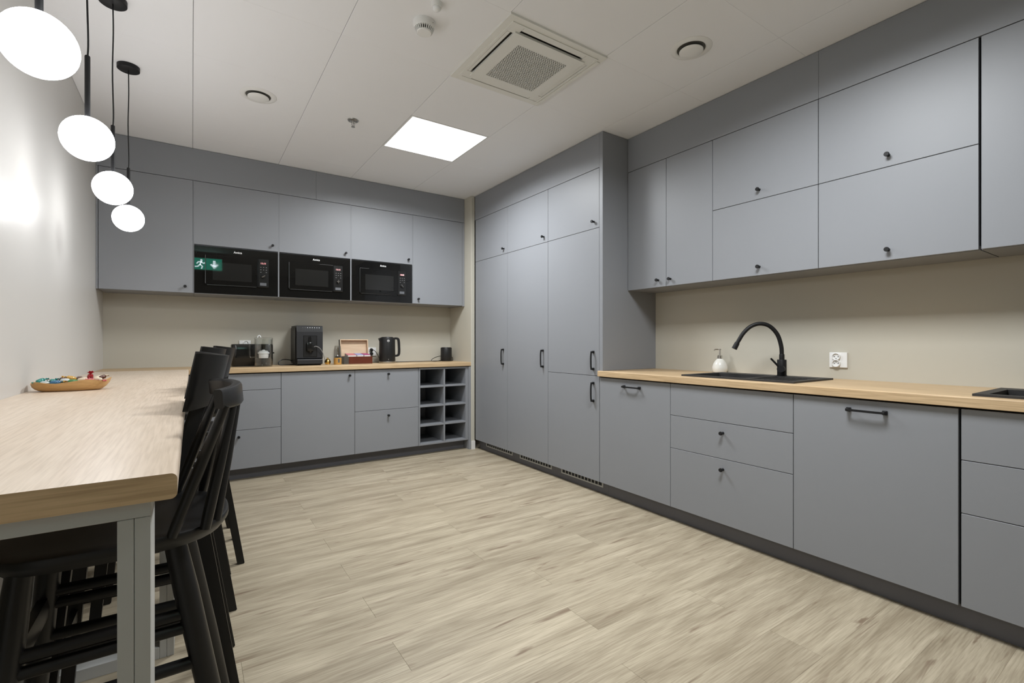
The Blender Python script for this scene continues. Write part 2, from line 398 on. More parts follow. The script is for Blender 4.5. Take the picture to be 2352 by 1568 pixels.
# --- right wall: tall units (end panel belongs to the nearest one)
TD = XR-XF-0.002
tall = [(3.676, 4.273, 'tall grey larder cabinet beside the beige corner pillar', None), (3.070, 3.676, 'middle one of the three tall grey cabinets', None), (2.478, 3.070, 'tall grey cabinet with doors split at worktop height beside the worktop', None)]
for i, (a0, a1, lab, _) in enumerate(tall):
    c = cabinet('tall_cabinet', lab, 'R', XF, a0, a1, ZB0, 2.350, TD)
    d = front('door', 'R', XF, a0, a1, 1.922, 2.350, c); knob('R', XF, a0+.054, 1.971, d)
    if i < 2:
        d = front('door', 'R', XF, a0, a1, ZB0, 1.922, c); handle('R', XF, a0+.064, 0.963, 0.145, True, d)
    else:
        d = front('door', 'R', XF, a0, a1, 0.856, 1.922, c); handle('R', XF, a0+.058, 0.966, 0.135, True, d)
        d = front('door', 'R', XF, a0, a1, ZB0, 0.856, c); handle('R', XF, a0+.058, 0.738, 0.140, True, d)
        ep = bmesh.new(); bm_box(ep, XF, XR-.001, 2.4445, 2.4775, ZT+.0005, ZS, .0008)
        obj('end_panel', ep, 'cab', c)
# --- right wall: wall units
ZW0, ZW1, ZWM = 1.478, 2.350, 1.912
UD = XR-XU-0.002
c = cabinet('wall_cabinet', 'grey wall cabinet with a pair of narrow doors beside the tall cabinets', 'R', XU, 1.753, 2.442, ZW0, ZW1, UD)
d = front('door', 'R', XU, 2.101, 2.442, ZW0, ZW1, c); knob('R', XU, 2.166, 1.527, d)
d = front('door', 'R', XU, 1.753, 2.101, ZW0, ZW1, c); knob('R', XU, 2.065, 1.525, d)
underside('R', XU, 1.753, 2.442, ZW0, UD, c)
for a0, a1, kn, lab in ((1.153, 1.753, 1.460, 'grey wall cabinet with two lift-up doors right of the narrow pair'), (0.550, 1.153, 0.856, 'grey wall cabinet with two lift-up doors above the power socket')):
    c = cabinet('wall_cabinet', lab, 'R', XU, a0, a1, ZW0, ZW1, UD)
    d = front('door', 'R', XU, a0, a1, ZW0, ZWM, c); knob('R', XU, kn, 1.527, d)
    d = front('door', 'R', XU, a0, a1, ZWM, ZW1, c); knob('R', XU, kn, 1.965, d)
    underside('R', XU, a0, a1, ZW0, UD, c)
c = cabinet('wall_cabinet', 'grey wall cabinet with one undivided door cut by the right edge', 'R', XU, -0.055, 0.545, ZW0, ZW1, UD)
front('door', 'R', XU, -0.055, 0.545, ZW0, ZW1, c); underside('R', XU, -0.055, 0.545, ZW0, UD, c)

# --- back wall: base units
BD = YB-YF-0.002
c = cabinet('base_cabinet', 'plain grey corner base cabinet behind the bar table', 'B', YF, XL+.013, 0.008, ZB0, ZB1, BD)
front('door', 'B', YF, XL+.013, 0.008, ZB0, ZB1, c)
c = cabinet('drawer_unit', 'grey three-drawer unit partly hidden by the black chairs', 'B', YF, 0.008, 0.608, ZB0, ZB1, BD)
front('drawer', 'B', YF, 0.008, 0.608, 0.716, ZB1, c); front('drawer', 'B', YF, 0.008, 0.608, 0.404, 0.716, c)
d = front('drawer', 'B', YF, 0.008, 0.608, ZB0, 0.404, c); knob('B', YF, 0.304, 0.353, d)
c = cabinet('base_cabinet', 'grey single-door base cabinet below the coffee machine', 'B', YF, 0.608, 1.207, ZB0, ZB1, BD)
d = front('door', 'B', YF, 0.608, 1.207, ZB0, ZB1, c); knob('B', YF, 1.159, 0.804, d)
c = cabinet('drawer_unit', 'grey two-drawer unit with two knobs below the kettle', 'B', YF, 1.207, 1.812, ZB0, ZB1, BD)
d = front('drawer', 'B', YF, 1.207, 1.812, 0.475, ZB1, c); knob('B', YF, 1.512, 0.805, d)
d = front('drawer', 'B', YF, 1.207, 1.812, ZB0, 0.475, c); knob('B', YF, 1.512, 0.421, d)
# open compartment rack
c = thing('open_shelf_unit', 'open grey rack of eight compartments at the right end of the back worktop', 'shelf', (2.09, 4.53, ZB0))
x0, x1 = 1.813, 2.355; y0, y1 = YF, YB-.004
for xa, xb, nm in ((x0+.001, x0+.017, 'side_panel'), (x1-.030, x1, 'side_panel')):
    obj(nm, box(xa, xb, y0, y1, ZB0, ZB1, .0008), 'cab', c)
obj('divider', box(2.079, 2.095, y0, y1, ZB0+.016, ZB1-.016, .0008), 'cab', c)
obj('back_panel', box(x0+.017, x1-.030, y1-.008, y1, ZB0, ZB1), 'cab', c)
obj('bottom_panel', box(x0+.017, x1-.030, y0, y1-.008, ZB0, ZB0+.016, .0008), 'cab', c)
obj('top_panel', box(x0+.017, x1-.030, y0, y1-.008, ZB1-.016, ZB1, .0008), 'cab', c)
for z in (0.287, 0.475, 0.664):
    for xa, xb in ((x0+.017, 2.079), (2.095, x1-.030)):
        obj('shelf', box(xa+.0002, xb-.0002, y0, y1-.008, z-.008, z+.008, .0008), 'cab', c)
obj('end_panel', box(x1, 2.3775, 4.292, YB-.004, 0, ZB1, .0008), 'cab', c)

# --- back wall: wall units
VD = YB-YU-0.002
ZM = 1.857
c = cabinet('wall_cabinet', 'grey wall cabinet with one tall door left of the microwaves', 'B', YU, -0.552, 0.008, ZW0, ZW1, VD)
d = front('door', 'B', YU, -0.552, 0.008, ZW0, ZW1, c); knob('B', YU, -0.044, 1.526, d); underside('B', YU, -0.552, 0.008, ZW0, VD, c)
obj('filler_strip', fb('B', YU, XL+.001, -0.5535, ZW0, ZW1, 0, .018, .0006), 'cab', c)
pos = ('left', 'middle', 'right')
for i, (a0, a1) in enumerate(((0.008, 0.607), (0.607, 1.205), (1.205, 1.802))):
    c = cabinet('wall_cabinet', 'grey wall cabinet with a lift-up door above the %s microwave' % pos[i], 'B', YU, a0, a1, ZW0, ZW1, VD, carcass=False)
    bm = bmesh.new()
    for args in ((a0+.0003, a0+.0055, ZW0+.002, ZW1, .0005, VD), (a1-.0055, a1-.0003, ZW0+.002, ZW1, .0005, VD), (a0+.006, a1-.006, ZM-.004, ZM+.012, .022, VD), (a0+.006, a1-.006, ZW1-.016, ZW1, .022, VD), (a0+.006, a1-.006, ZW0+.002, ZW1, VD-.008, VD)):
        merge(bm, fb('B', YU, *args))
    obj('carcass', bm, 'cab', c)
    d = front('door', 'B', YU, a0+.004, a1-.004, ZM+.0015, ZW1, c); knob('B', YU, a1-.048, 1.905, d)
    obj('bottom_panel', fb('B', YU, a0+.006, a1-.006, ZW0, ZW0+.003, .001, VD), 'cab', c)
c = cabinet('wall_cabinet', 'grey wall cabinet with one tall door right of the microwaves', 'B', YU, 1.802, 2.352, ZW0, ZW1, VD)
d = front('door', 'B', YU, 1.802, 2.352, ZW0, ZW1, c); knob('B', YU, 1.857, 1.525, d); underside('B', YU, 1.802, 2.352, ZW0, VD, c)
obj('end_panel', fb('B', YU, 2.3535, 2.3765, ZW0-.004, ZW1, 0, VD, .0008), 'cab', c)

# ------------------------------------------------------------------ microwaves
def tplace(bm, txt, size, x, y, z):
    t = text_bm(txt, size); merge(bm, t, Matrix.Translation((x, y, z)) @ Matrix.Rotation(PI/2, 4, 'X'))
for i, (a0, a1) in enumerate(((0.014, 0.601), (0.613, 1.199), (1.211, 1.796))):
    zb, zt = ZW0+.004, ZM-.006
    c = thing('microwave', '%s one of the three black built-in microwaves under the wall cabinets' % pos[i], 'microwave', ((a0+a1)/2, 4.55, zb), )
    obj('body', box(a0+.02, a1-.02, YU+.012, YU+.30, zb+.004, zt-.004), 'mw_body', c)
    obj('front_frame', box(a0, a1, YU-.004, YU+.012, zb, zt, .0012), 'mw_glass', c)
    dx0, dx1, dz0, dz1 = a0+.073, a0+.517, 1.551, 1.784
    cx = a0+.435
    d = obj('door', box(dx0, cx, YU-.016, YU-.0042, dz0, dz1, .003, 2), 'mw_glass', c)
    obj('window', box(dx0+.048, dx0+.318, YU-.0168, YU-.0158, 1.588, 1.729, .0003), 'mw_window', d)
    bm = box(dx0-.0022, dx0-.0003, YU-.0145, YU-.0042, dz0+.01, dz1-.003); merge(bm, box(dx0+.01, cx-.01, YU-.014, YU-.0042, dz0-.0022, dz0-.0004))
    obj('edge_trim', bm, 'dark_trim', d)
    p = obj('control_panel', box(cx+.0015, dx1, YU-.014, YU-.0042, dz0, dz1, .002), 'mw_body', c)
    bm = bmesh.new(); tplace(bm, ('11:11', '11:11', '10:08')[i], .019, cx+.041, YU-.0144, 1.748); obj('display', bm, 'led', p)
    for r in range(3):
        for q in range(3):
            if r == 2 and q == 1: continue
            x = cx+.023+q*.020; z = 1.716-r*.020
            obj('button', box(x-.0035, x+.0035, YU-.0148, YU-.0138, z-.0022, z+.0022), 'print_grey', p)
    kd = obj('dial', lathe([(0, 0), (.017, 0), (.0155, .011), (.013, .013), (0, .013)], 24, axis_mat((cx+.041, YU-.014, 1.641), (0, -1, 0))), 'mw_body', p, True)
    bm = bmesh.new(); t = bmesh.new(); bm_box(t, -.0145, .0145, -.0022, .0022, -.0016, .0016, .0005)
    merge(bm, t, Matrix.Translation((cx+.041, YU-.0280, 1.641)) @ Matrix.Rotation((-.55, 1.6, .95)[i], 4, 'Y'))
    if i == 1:
        t = bmesh.new(); bm_box(t, -.0145, .0145, -.0022, .0022, -.0016, .0016, .0005); merge(bm, t, Matrix.Translation((cx+.041, YU-.0280, 1.641)))
    obj('dial_pointer', bm, 'chrome', p)
    obj('open_button', box(cx+.016, cx+.064, YU-.0155, YU-.0138, 1.565, 1.588, .0006), 'mw_grey', p)
    bm = bmesh.new(); tplace(bm, 'Amica', .023, (a0+a1)/2, YU-.0045, 1.820); obj('lettering', bm, 'print', c)

# ------------------------------------------------------------------ worktops
def edge_profile(f, z0, z1, back, r=0.006):
    """profile across the front edge: f = front coordinate, back = coordinate behind"""
    pts = [(back, z0), (f+.002, z0), (f, z0+.002)]
    for k in range(6):
        a = PI/2*k/5; pts.append((f+r-r*math.cos(a), z1-r+r*math.sin(a)))
    pts.append((back, z1)); return pts
# right worktop with two sink cut-outs
SX0, SX1 = 2.46, 2.888
cut = [(1.18, 1.81), (-0.115, 0.515)]
bm = prism(edge_profile(2.40, ZT-TH, ZT, SX0+.012), 'y', -0.055, 2.4765)
ends = [(-0.055, cut[1][0]), (cut[1][1], cut[0][0]), (cut[0][1], 2.4435)]
if ends[0][1] < ends[0][0]: ends = ends[1:]
for a, b in ends: merge(bm, box(SX0+.012, SX1-.012, a, b, ZT-TH, ZT))
merge(bm, box(SX1-.012, XR-.0005, -0.055, 2.4435, ZT-TH, ZT))
merge(bm, box(XF+.0005, XF+.0, 0, 0, 0, 0)) if False else None
mesh_thing('worktop', bm, 'oak_y', 'oak worktop with two black sinks along the right wall', 'worktop', (2.7, 1.2, ZT-TH))
bm = prism([(a, b) for a, b in edge_profile(4.29, ZT-TH, ZT, 4.40)], 'x', XL+.0005, 2.3775); merge(bm, box(XL+.0005, 2.3775, 4.40, YB-.0005, ZT-TH, ZT))
mesh_thing('worktop', bm, 'oak_x', 'oak worktop along the back wall below the microwaves', 'worktop', (0.9, 4.53, ZT-TH))

# ------------------------------------------------------------------ bar table
tb = thing('bar_table', 'long oak-topped bar table on pale grey steel frames along the left wall', 'table', (-0.29, 2.6, 0))
TY0 = 0.914
prof = []
f0, f1 = -0.019, XL+.001
pts = [(f1, ZT-TH)]
r = .009
for k in range(6): a = -PI/2+PI/2*k/5; pts.append((f0-r+r*math.cos(a), ZT-TH+r+r*math.sin(a)))
for k in range(6): a = PI/2*k/5; pts.append((f0-r+r*math.cos(a), ZT-r+r*math.sin(a)))
pts.append((f1, ZT))
tt_ = obj('tabletop', prism(pts, 'y', TY0, 4.2885), 'oak_table', tb, True)
tt_.data.materials.append(M['oak_edge'])
for p in tt_.data.polygons:
    if abs(p.normal.y) > .9: p.material_index = 1
for yf in (0.925, 2.055, 3.14):
    fr = bmesh.new()
    zt = ZT-TH-.0005; x0, x1 = XL+.016, -0.0525; yb2 = yf+.085
    o = obj('top_rail', box(x0, x1, yf, yb2, zt-.024, zt, .001), 'frame', tb)
    for xa in (x0, x1-.041):
        bm = box(xa, xa+.0200, yf, yb2, .0, zt-.0245, .001); merge(bm, box(xa+.0205, xa+.041, yf, yb2, .0, zt-.0245, .001))
        obj('leg', bm, 'frame', tb)
    obj('floor_rail', box(x0+.0413, x1-.0413, yf, yb2, .0, .040, .001), 'frame', tb)

# ------------------------------------------------------------------ chairs (built facing -x, at the origin, then placed)
def seat_outline(x0, x1, hw, n=40, pf=5.0, pb=2.7):
    out = []; cx = (x0+x1)/2; hx = (x1-x0)/2
    for k in range(n):
        a = 2*PI*k/n; c, s = math.cos(a), math.sin(a); p = pb if c > 0 else pf
        r = (abs(c)**p+abs(s)**p)**(-1/p); out.append((cx+hx*r*c, hw*r*s*(1.0-0.05*(c < 0)*abs(c))))
    return out
def seat_bm(x0, x1, hw, z1, th, **kw):
    o = seat_outline(x0, x1, hw, **kw); cx = (x0+x1)/2; t = bmesh.new(); rings = []
    lay = [(0.80, z1-th), (0.93, z1-th+.002), (0.985, z1-th*.55), (1.0, z1-th*.38), (1.0, z1-.004), (0.992, z1-.001), (0.975, z1), (0.8, z1-.003), (0.5, z1-.006)]
    for s, z in lay: rings.append([t.verts.new((cx+(x-cx)*s, y*s, z)) for x, y in o])
    n = len(o)
    for a, b in zip(rings, rings[1:]):
        for i in range(n): t.faces.new((a[i], a[(i+1) % n], b[(i+1) % n], b[i]))
    t.faces.new(rings[0][::-1]); t.faces.new(rings[-1])
    bmesh.ops.recalc_face_normals(t, faces=t.faces); return t
def rod(p0, p1, r0, r1=None, n=14): return cyl(p0, p1, r0, r1, n)
def flat_leg(p0, p1, w0, w1, d0, d1):
    P0, P1 = Vector(p0), Vector(p1); t = bmesh.new(); R = []
    for P, w, d in ((P0, w0, d0), (P1, w1, d1)):
        R.append([t.verts.new(P+Vector((a*d/2, b*w/2, 0))) for a, b in ((-1, -1), (1, -1), (1, 1), (-1, 1))])
    for i in range(4): t.faces.new((R[0][i], R[0][(i+1) % 4], R[1][(i+1) % 4], R[1][i]))
    t.faces.new(R[0][::-1]); t.faces.new(R[1]); bmesh.ops.recalc_face_normals(t, faces=t.faces)
    bmesh.ops.bevel(t, geom=list(t.edges), offset=.003, segments=2, affect='EDGES'); return t
def spindle_chair(loc, label, group):
    c = thing('spindle_bar_chair', label, 'chair', loc, group); A = lambda n, bm, s=True: obj(n, bm, 'chair', c, s, local=True)
    SZt = 0.690
    A('seat', seat_bm(-.222, .191, .188, SZt, .036, pf=4.5, pb=2.6))
    tops = {'r': (.082, .128), 'f': (-.160, .135)}; feet = {'r': (.2075, .184), 'f': (-.222, .184)}
    def at(k, s, z):
        t, f = tops[k], feet[k]; u = (0.662-z)/0.662
        return Vector((t[0]+(f[0]-t[0])*u, s*(t[1]+(f[1]-t[1])*u), z))
    for s in (-1, 1):
        for k in 'rf':
            bm = lathe([(0, 0), (.0150, 0), (.0165, .01), (.0225, .30), (.0235, .56), (.0205, .675), (0, .675)], 18)
            # align the turned leg with its splayed axis
            p0, p1 = at(k, s, 0), at(k, s, .662); bmesh.ops.transform(bm, matrix=axis_mat(p0, p1-p0), verts=bm.verts)
            bmesh.ops.scale(bm, vec=(1, 1, 1), verts=bm.verts)
            for v in bm.verts:
                if v.co.z < 0: v.co.z = 0
            A('leg', bm)
        A('side_stretcher', rod(at('f', s, .500), at('r', s, .500), .0135))
        A('side_stretcher', rod(at('f', s, .470), at('r', s, .470), .0125))
        A('side_stretcher', rod(at('f', s, .392), at('r', s, .392), .0135))
    a, b = at('f', -1, .470), at('f', 1, .470)
    A('footrest', sweep([a, (a+b)/2, b], [(-.009, -.024), (.009, -.024), (.012, 0), (.009, .024), (-.009, .024), (-.012, 0)], None, (0, 0, 1)))
    # crest rail: a bent bow
    path = [(.162, -.187), (.196, -.115), (.211, 0), (.196, .115), (.162, .187)]
    path = smooth_path([(x, y, .974) for x, y in path], 8)
    n = len(path); sc = []
    pr = [(-.009, -.024), (.007, -.026), (.011, -.021), (.0115, .016), (.009, .022), (.005, .024), (-.007, .024), (-.0105, .020), (-.0105, -.018)]
    sc = [.86+.18*math.sin(PI*k/(n-1)) for k in range(n)]
    A('crest_rail', sweep(path, pr, None, (-.10, 0, 1), scales=sc))
    for (bx, by), (tx, ty) in zip(((.078, .172), (.138, .160), (.160, .113)), ((.176, .176), (.194, .128), (.206, .062))):
        for s in (-1, 1):
            p0, p1 = Vector((bx, s*by, SZt-.006)), Vector((tx, s*ty, .958)); L = (p1-p0).length
            A('spindle', lathe([(0, 0), (.0105, 0), (.0115, .03), (.0120, L*.5), (.0095, L), (0, L)], 14, axis_mat(p0, p1-p0)))
    return c
def panel_chair(loc, label, group):
    c = thing('panel_back_bar_chair', label, 'chair', loc, group); A = lambda n, bm, s=True: obj(n, bm, 'chair', c, s, local=True)
    SZt = 0.662
    A('seat', seat_bm(-.215, .180, .186, SZt, .030, pf=6, pb=3.6))
    tops = {'r': (.118, .135), 'f': (-.160, .140)}; feet = {'r': (.222, .178), 'f': (-.215, .172)}
    def at(k, s, z):
        t, f = tops[k], feet[k]; u = (0.632-z)/0.632
        return Vector((t[0]+(f[0]-t[0])*u, s*(t[1]+(f[1]-t[1])*u), z))
    for s in (-1, 1):
        for k in 'rf': A('leg', flat_leg(at(k, s, .636), at(k, s, 0), .036, .026, .040, .032))
        A('side_stretcher', flat_leg(at('f', s, .30)+Vector((0, 0, 0)), at('r', s, .30), .016, .016, .02, .02)) if False else A('side_stretcher', sweep([at('f', s, .30), at('r', s, .30)], [(-.008, -.013), (.008, -.013), (.008, .013), (-.008, .013)], None, (0, 0, 1)))
        p0, p1 = Vector((.062, s*.150, SZt-.004)), Vector((.142, s*.118, .962))
        A('back_post', sweep([p0, (p0+p1)/2+Vector((-.004, 0, 0)), p1], [(-.006, -.015), (.006, -.015), (.006, .015), (-.006, .015)], None, (1, 0, .3)))
    a, b = at('f', -1, .26), at('f', 1, .26)
    A('footrest', sweep([a, b], [(-.009, -.016), (.009, -.016), (.009, .016), (-.009, .016)], None, (0, 0, 1)))
    # wrapped plywood back panel: curved in plan, leaning backwards
    t = bmesh.new(); N = 22; F, Bk = [], []
    rows = 5
    def P(u, v, off):      # u -1..1 across, v 0..1 up
        y = .190*math.sin(u*1.18)/math.sin(1.18)
        bul = (math.cos(u*1.18)-math.cos(1.18))/(1-math.cos(1.18))
        x = .085+.033*v+.080*bul+off
        z = .913+.154*v-.012*v*bul*0.9+.010*(1-v)*(1-bul)*-1
        return (x, y, z)
    g0 = [[t.verts.new(P(-1+2*i/N, j/rows, 0)) for i in range(N+1)] for j in range(rows+1)]
    g1 = [[t.verts.new(P(-1+2*i/N, j/rows, .012)) for i in range(N+1)] for j in range(rows+1)]
    for j in range(rows):
        for i in range(N):
            t.faces.new((g0[j][i], g0[j][i+1], g0[j+1][i+1], g0[j+1][i])); t.faces.new((g1[j][i], g1[j+1][i], g1[j+1][i+1], g1[j][i+1]))
    for i in range(N):
        t.faces.new((g0[0][i], g1[0][i], g1[0][i+1], g0[0][i+1])); t.faces.new((g0[rows][i], g0[rows][i+1], g1[rows][i+1], g1[rows][i]))
    for j in range(rows):
        t.faces.new((g0[j][0], g0[j+1][0], g1[j+1][0], g1[j][0])); t.faces.new((g0[j][N], g1[j][N], g1[j+1][N], g0[j+1][N]))
    bmesh.ops.recalc_face_normals(t, faces=t.faces)
    A('back_panel', t)
    return c
GA, GB = 'black spindle-back bar chairs at the bar table', 'black panel-back bar chairs at the bar table'
sp = spindle_chair((-.114, 1.42, 0), 'nearest black bar chair, with a spindle back and low bowed top rail', GA)
dup(sp, (-.020, 3.46, 0), 'farthest black bar chair, its spindle-back rail peeping out behind the panel backs')
pb = panel_chair((-.108, 1.818, 0), 'black bar chair with a tall curved back panel, right behind the nearest chair', GB)
dup(pb, (-.084, 2.44, 0), 'third black bar chair from the camera, a sliver of back panel showing above the second', (1, 1, 1.012))
dup(pb, (-.020, 2.895, 0), 'black panel-back bar chair pushed farthest out, its leg standing clear on the floor', (1, 1, 1.012))

# ------------------------------------------------------------------ pendant lamps
def pendant(loc, label):
    c = thing('pendant_lamp', label, 'lamp', loc, 'globe pendant lamps over the bar table')
    A = lambda n, bm, m: obj(n, bm, m, c, True, local=True)
    zc = 1.772-ZC; R = .0705
    A('canopy', lathe([(0, -.024), (.046, -.024), (.050, -.021), (.050, -.0005), (0, -.0005)], 32), 'black')
    tt = zc+R-.004
    A('cable', tube(smooth_path([(0, 0, -.023), (.0015, 0, -.15), (-.0015, .001, -.32), (.002, 0, tt+.26), (0, 0, tt+.20)], 5), .0026, 8), 'black')
    A('stem', lathe([(0, tt), (.0075, tt), (.0075, tt+.205), (.006, tt+.208), (0, tt+.208)], 16), 'black')
    A('globe', lathe([(R*math.sin(PI*k/24), zc-R*math.cos(PI*k/24)) for k in range(25)], 40), 'globe')
    return c
p0 = pendant((-.287, 1.49, ZC), 'nearest globe pendant lamp, cut by the upper left edge')
for y, lab in ((2.09, 'second globe pendant lamp from the camera'), (2.70, 'third globe pendant lamp from the camera'), (3.312, 'farthest and lowest-looking globe pendant lamp, with its whole black canopy in view')):
    dup(p0, (-.287, y, ZC), lab)

# ------------------------------------------------------------------ ceiling fixtures
def light_panel(i, j, label):
    xa, xb, ya, yb = cell(i, j)
    c = thing('ceiling_light', label, 'ceiling light', ((xa+xb)/2, (ya+yb)/2, ZC), None)
    bm = bmesh.new()
    for a in ((xa+.001, xb-.001, ya+.001, ya+.014), (xa+.001, xb-.001, yb-.014, yb-.001), (xa+.001, xa+.014, ya+.014, yb-.014), (xb-.014, xb-.001, ya+.014, yb-.014)):
        merge(bm, box(*a, ZC-.001, ZC+.0118))
    obj('frame', bm, 'white', c)
    obj('diffuser', box(xa+.0142, xb-.0142, ya+.0142, yb-.0142, ZC+.001, ZC+.006), 'diffuser', c)
    ld = bpy.data.lights.new('panel_light', 'AREA'); ld.shape = 'RECTANGLE'; ld.size = xb-xa-.030; ld.size_y = yb-ya-.030
    ld.energy = PANEL_WATTS; ld.color = (0.95, 0.98, 1.0); ld.spread = math.radians(163)
    lo = bpy.data.objects.new('panel_light', ld); COL.objects.link(lo); lo.parent = c; lo.location = (0, 0, .0002)
light_panel(2, 3, 'square glowing light panel in the ceiling beyond the air unit')
light_panel(2, -1, 'square light panel in the ceiling this side of the air unit, out of view overhead')

# air unit (cassette)
ax0, ax1, ay0, ay1 = 1.203, 1.812, 1.795, 2.408
c = thing('air_conditioner', 'square ceiling air conditioner with a perforated grille', 'air conditioner', ((ax0+ax1)/2, (ay0+ay1)/2, ZC))
def ring(x0, x1, y0, y1, w, z0, z1, bev=0.0, bm=None):
    bm = bm or bmesh.new()
    for a in ((x0, x1, y0, y0+w), (x0, x1, y1-w, y1), (x0, x0+w, y0+w, y1-w), (x1-w, x1, y0+w, y1-w)): merge(bm, box(*a, z0, z1, bev))
    return bm
obj('frame', ring(ax0, ax1, ay0, ay1, .034, ZC-.010, ZC+.0115), 'unit', c)
obj('recess', box(ax0+.034, ax1-.034, ay0+.034, ay1-.034, ZC+.006, ZC+.0115), 'unit_dark', c)
obj('inner_frame', ring(ax0+.034, ax1-.034, ay0+.034, ay1-.034, .012, ZC-.014, ZC+.006), 'unit', c)
px0, px1, py0, py1 = 1.284, 1.730, 1.882, 2.330
bx0, bx1, by0, by1 = ax0+.046, ax1-.046, ay0+.046, ay1-.046
cr = .060
for xa, xb in ((bx0, bx0+cr), (bx1-cr, bx1)):
    for ya, yb in ((by0, by0+cr), (by1-cr, by1)): obj('corner_piece', box(xa, xb, ya, yb, ZC-.012, ZC+.006, .0008), 'unit', c)
for a in ((bx0+cr+.002, bx1-cr-.002, by0+.003, py0-.014), (bx0+cr+.002, bx1-cr-.002, py1+.006, by1-.003), (bx0+.003, px0-.013, by0+cr+.002, by1-cr-.002), (px1+.006, bx1-.003, by0+cr+.002, by1-cr-.002)):
    obj('louvre_flap', box(*a, ZC-.011, ZC-.005, .001), 'unit', c)
gx_0, gx_1, gy_0, gy_1 = 1.350, 1.668, 1.952, 2.270
ZP = ZC-.020
bm = bmesh.new()
for a in ((px0, px1, py0, gy_0), (px0, px1, gy_1, py1), (px0, gx_0, gy_0, gy_1), (gx_1, px1, gy_0, gy_1)): merge(bm, box(*a, ZP, ZP+.012))
gp = obj('grille_panel', bm, 'unit', c)
nh = 23; pit = (gx_1-gx_0)/nh; bm = bmesh.new()
for k in range(nh+1):
    x = gx_0+k*pit; y = gy_0+k*pit
    merge(bm, box(x-.0028, x+.0028, gy_0, gy_1, ZP+.0002, ZP+.004)); merge(bm, box(gx_0, gx_1, y-.0028, y+.0028, ZP+.0002, ZP+.004))
g = obj('perforated_grille', bm, 'unit', gp); g['kind'] = 'stuff'
obj('grille_backing', box(gx_0, gx_1, gy_0, gy_1, ZP+.008, ZP+.0118), 'unit_dark', gp)
# outer mounting bars beside the unit
obj('cover_strip', box(ax1-.026, ax1-.006, ay0+.05, ay1-.01, ZC-.014, ZC-.0098, .001), 'unit', c)

def air_valve(x, y, label, drop):
    c = thing('ceiling_vent', label, 'vent', (x, y, ZC), 'round ceiling air valves')
    bm = lathe([(.069, -.0004), (.069, -.003), (.073, -.0065), (.078, -.007), (.092, -.005), (.101, -.001), (.101, -.0003)], 48, Matrix.Translation((x, y, ZC)))
    obj('rim', bm, 'white', c, True)
    obj('throat_shade', lathe([(0, -.0004), (.0695, -.0004), (.0695, -.0014), (0, -.0014)], 40, Matrix.Translation((x, y, ZC))), 'unit_dark', c, True)  # flat dark disc on the tile, paints the shade of an open gap
    obj('disc', lathe([(0, -drop-.007), (.030, -drop-.0065), (.050, -drop-.003), (.0585, -drop+.001), (.0585, -drop+.004), (.03, -drop+.008), (.006, -drop+.008), (.006, -.001), (0, -.001)], 48, Matrix.Translation((x, y, ZC))), 'white', c, True)
air_valve(0.335, 3.265, 'round white ceiling air valve on the left, near the pendant lamps', .016)
air_valve(2.118, 1.508, 'round white ceiling air valve on the right, above the wall cabinets', .018)

c = thing('smoke_detector', 'larger white round smoke detector with dark slots in the ceiling', 'smoke detector', (.905, 2.085, ZC))
TT = Matrix.Translation((.905, 2.085, ZC))
obj('base', lathe([(0, 0), (.052, 0), (.053, -.012), (.050, -.020), (.047, -.026), (.044, -.030), (0, -.030)], 40, TT), 'white', c, True)
obj('slot_core', lathe([(0, -.030), (.034, -.030), (.026, -.045), (0, -.045)], 32, TT), 'unit_dark', c, True)
for k in range(26):
    a = 2*PI*k/26; cs, sn = math.cos(a), math.sin(a)
    obj('fin', sweep([(.905+.0425*cs, 2.085+.0425*sn, ZC-.029), (.905+.033*cs, 2.085+.033*sn, ZC-.046)], [(-.0016, -.004), (.0016, -.004), (.0016, .004), (-.0016, .004)], None, (cs, sn, 0)), 'white', c)
obj('cap', lathe([(0, -.044), (.034, -.044), (.035, -.047), (.032, -.051), (0, -.052)], 36, TT), 'white', c, True)
bm = bmesh.new(); merge(bm, box(.912, .930, 2.039, 2.0405, ZC-.018, ZC-.0145)); obj('mark', bm, 'unit_dark', c)
c = thing('motion_sensor', 'small white domed sensor in the ceiling at the top edge of the photo', 'sensor', (.900, 1.935, ZC))
TT = Matrix.Translation((.900, 1.935, ZC))
obj('base', lathe([(0, 0), (.024, 0), (.024, -.012), (.021, -.020), (0, -.020)], 32, TT), 'white', c, True)
obj('lens', lathe([(0, -.020), (.018, -.020), (.017, -.028), (.011, -.034), (0, -.036)], 24, TT), 'filter', c, True)
c = thing('fire_sprinkler', 'small chrome fire sprinkler hanging from the ceiling left of the light panel', 'sprinkler', (.905, 3.272, ZC))
TT = Matrix.Translation((.905, 3.272, ZC))
obj('escutcheon', lathe([(0, 0), (.036, 0), (.034, -.005), (.022, -.008), (.018, -.004), (0, -.004)], 32, TT), 'steel', c, True)
obj('stem', lathe([(0, -.004), (.009, -.004), (.009, -.016), (.006, -.020), (0, -.020)], 16, TT), 'steel', c, True)
bm = bmesh.new()
for s in (-1, 1): tube(smooth_path([(.905+s*.006, 3.272, ZC-.016), (.905+s*.011, 3.272, ZC-.028), (.905+s*.003, 3.272, ZC-.044)], 4), .0018, 8, bm)
tube([(.905, 3.272, ZC-.018), (.905, 3.272, ZC-.044)], .0022, 8, bm)
obj('yoke_arms', bm, 'steel', c, True)
obj('deflector', lathe([(0, -.043), (.012, -.044), (.013, -.046), (0, -.047)], 20, TT), 'steel', c, True)

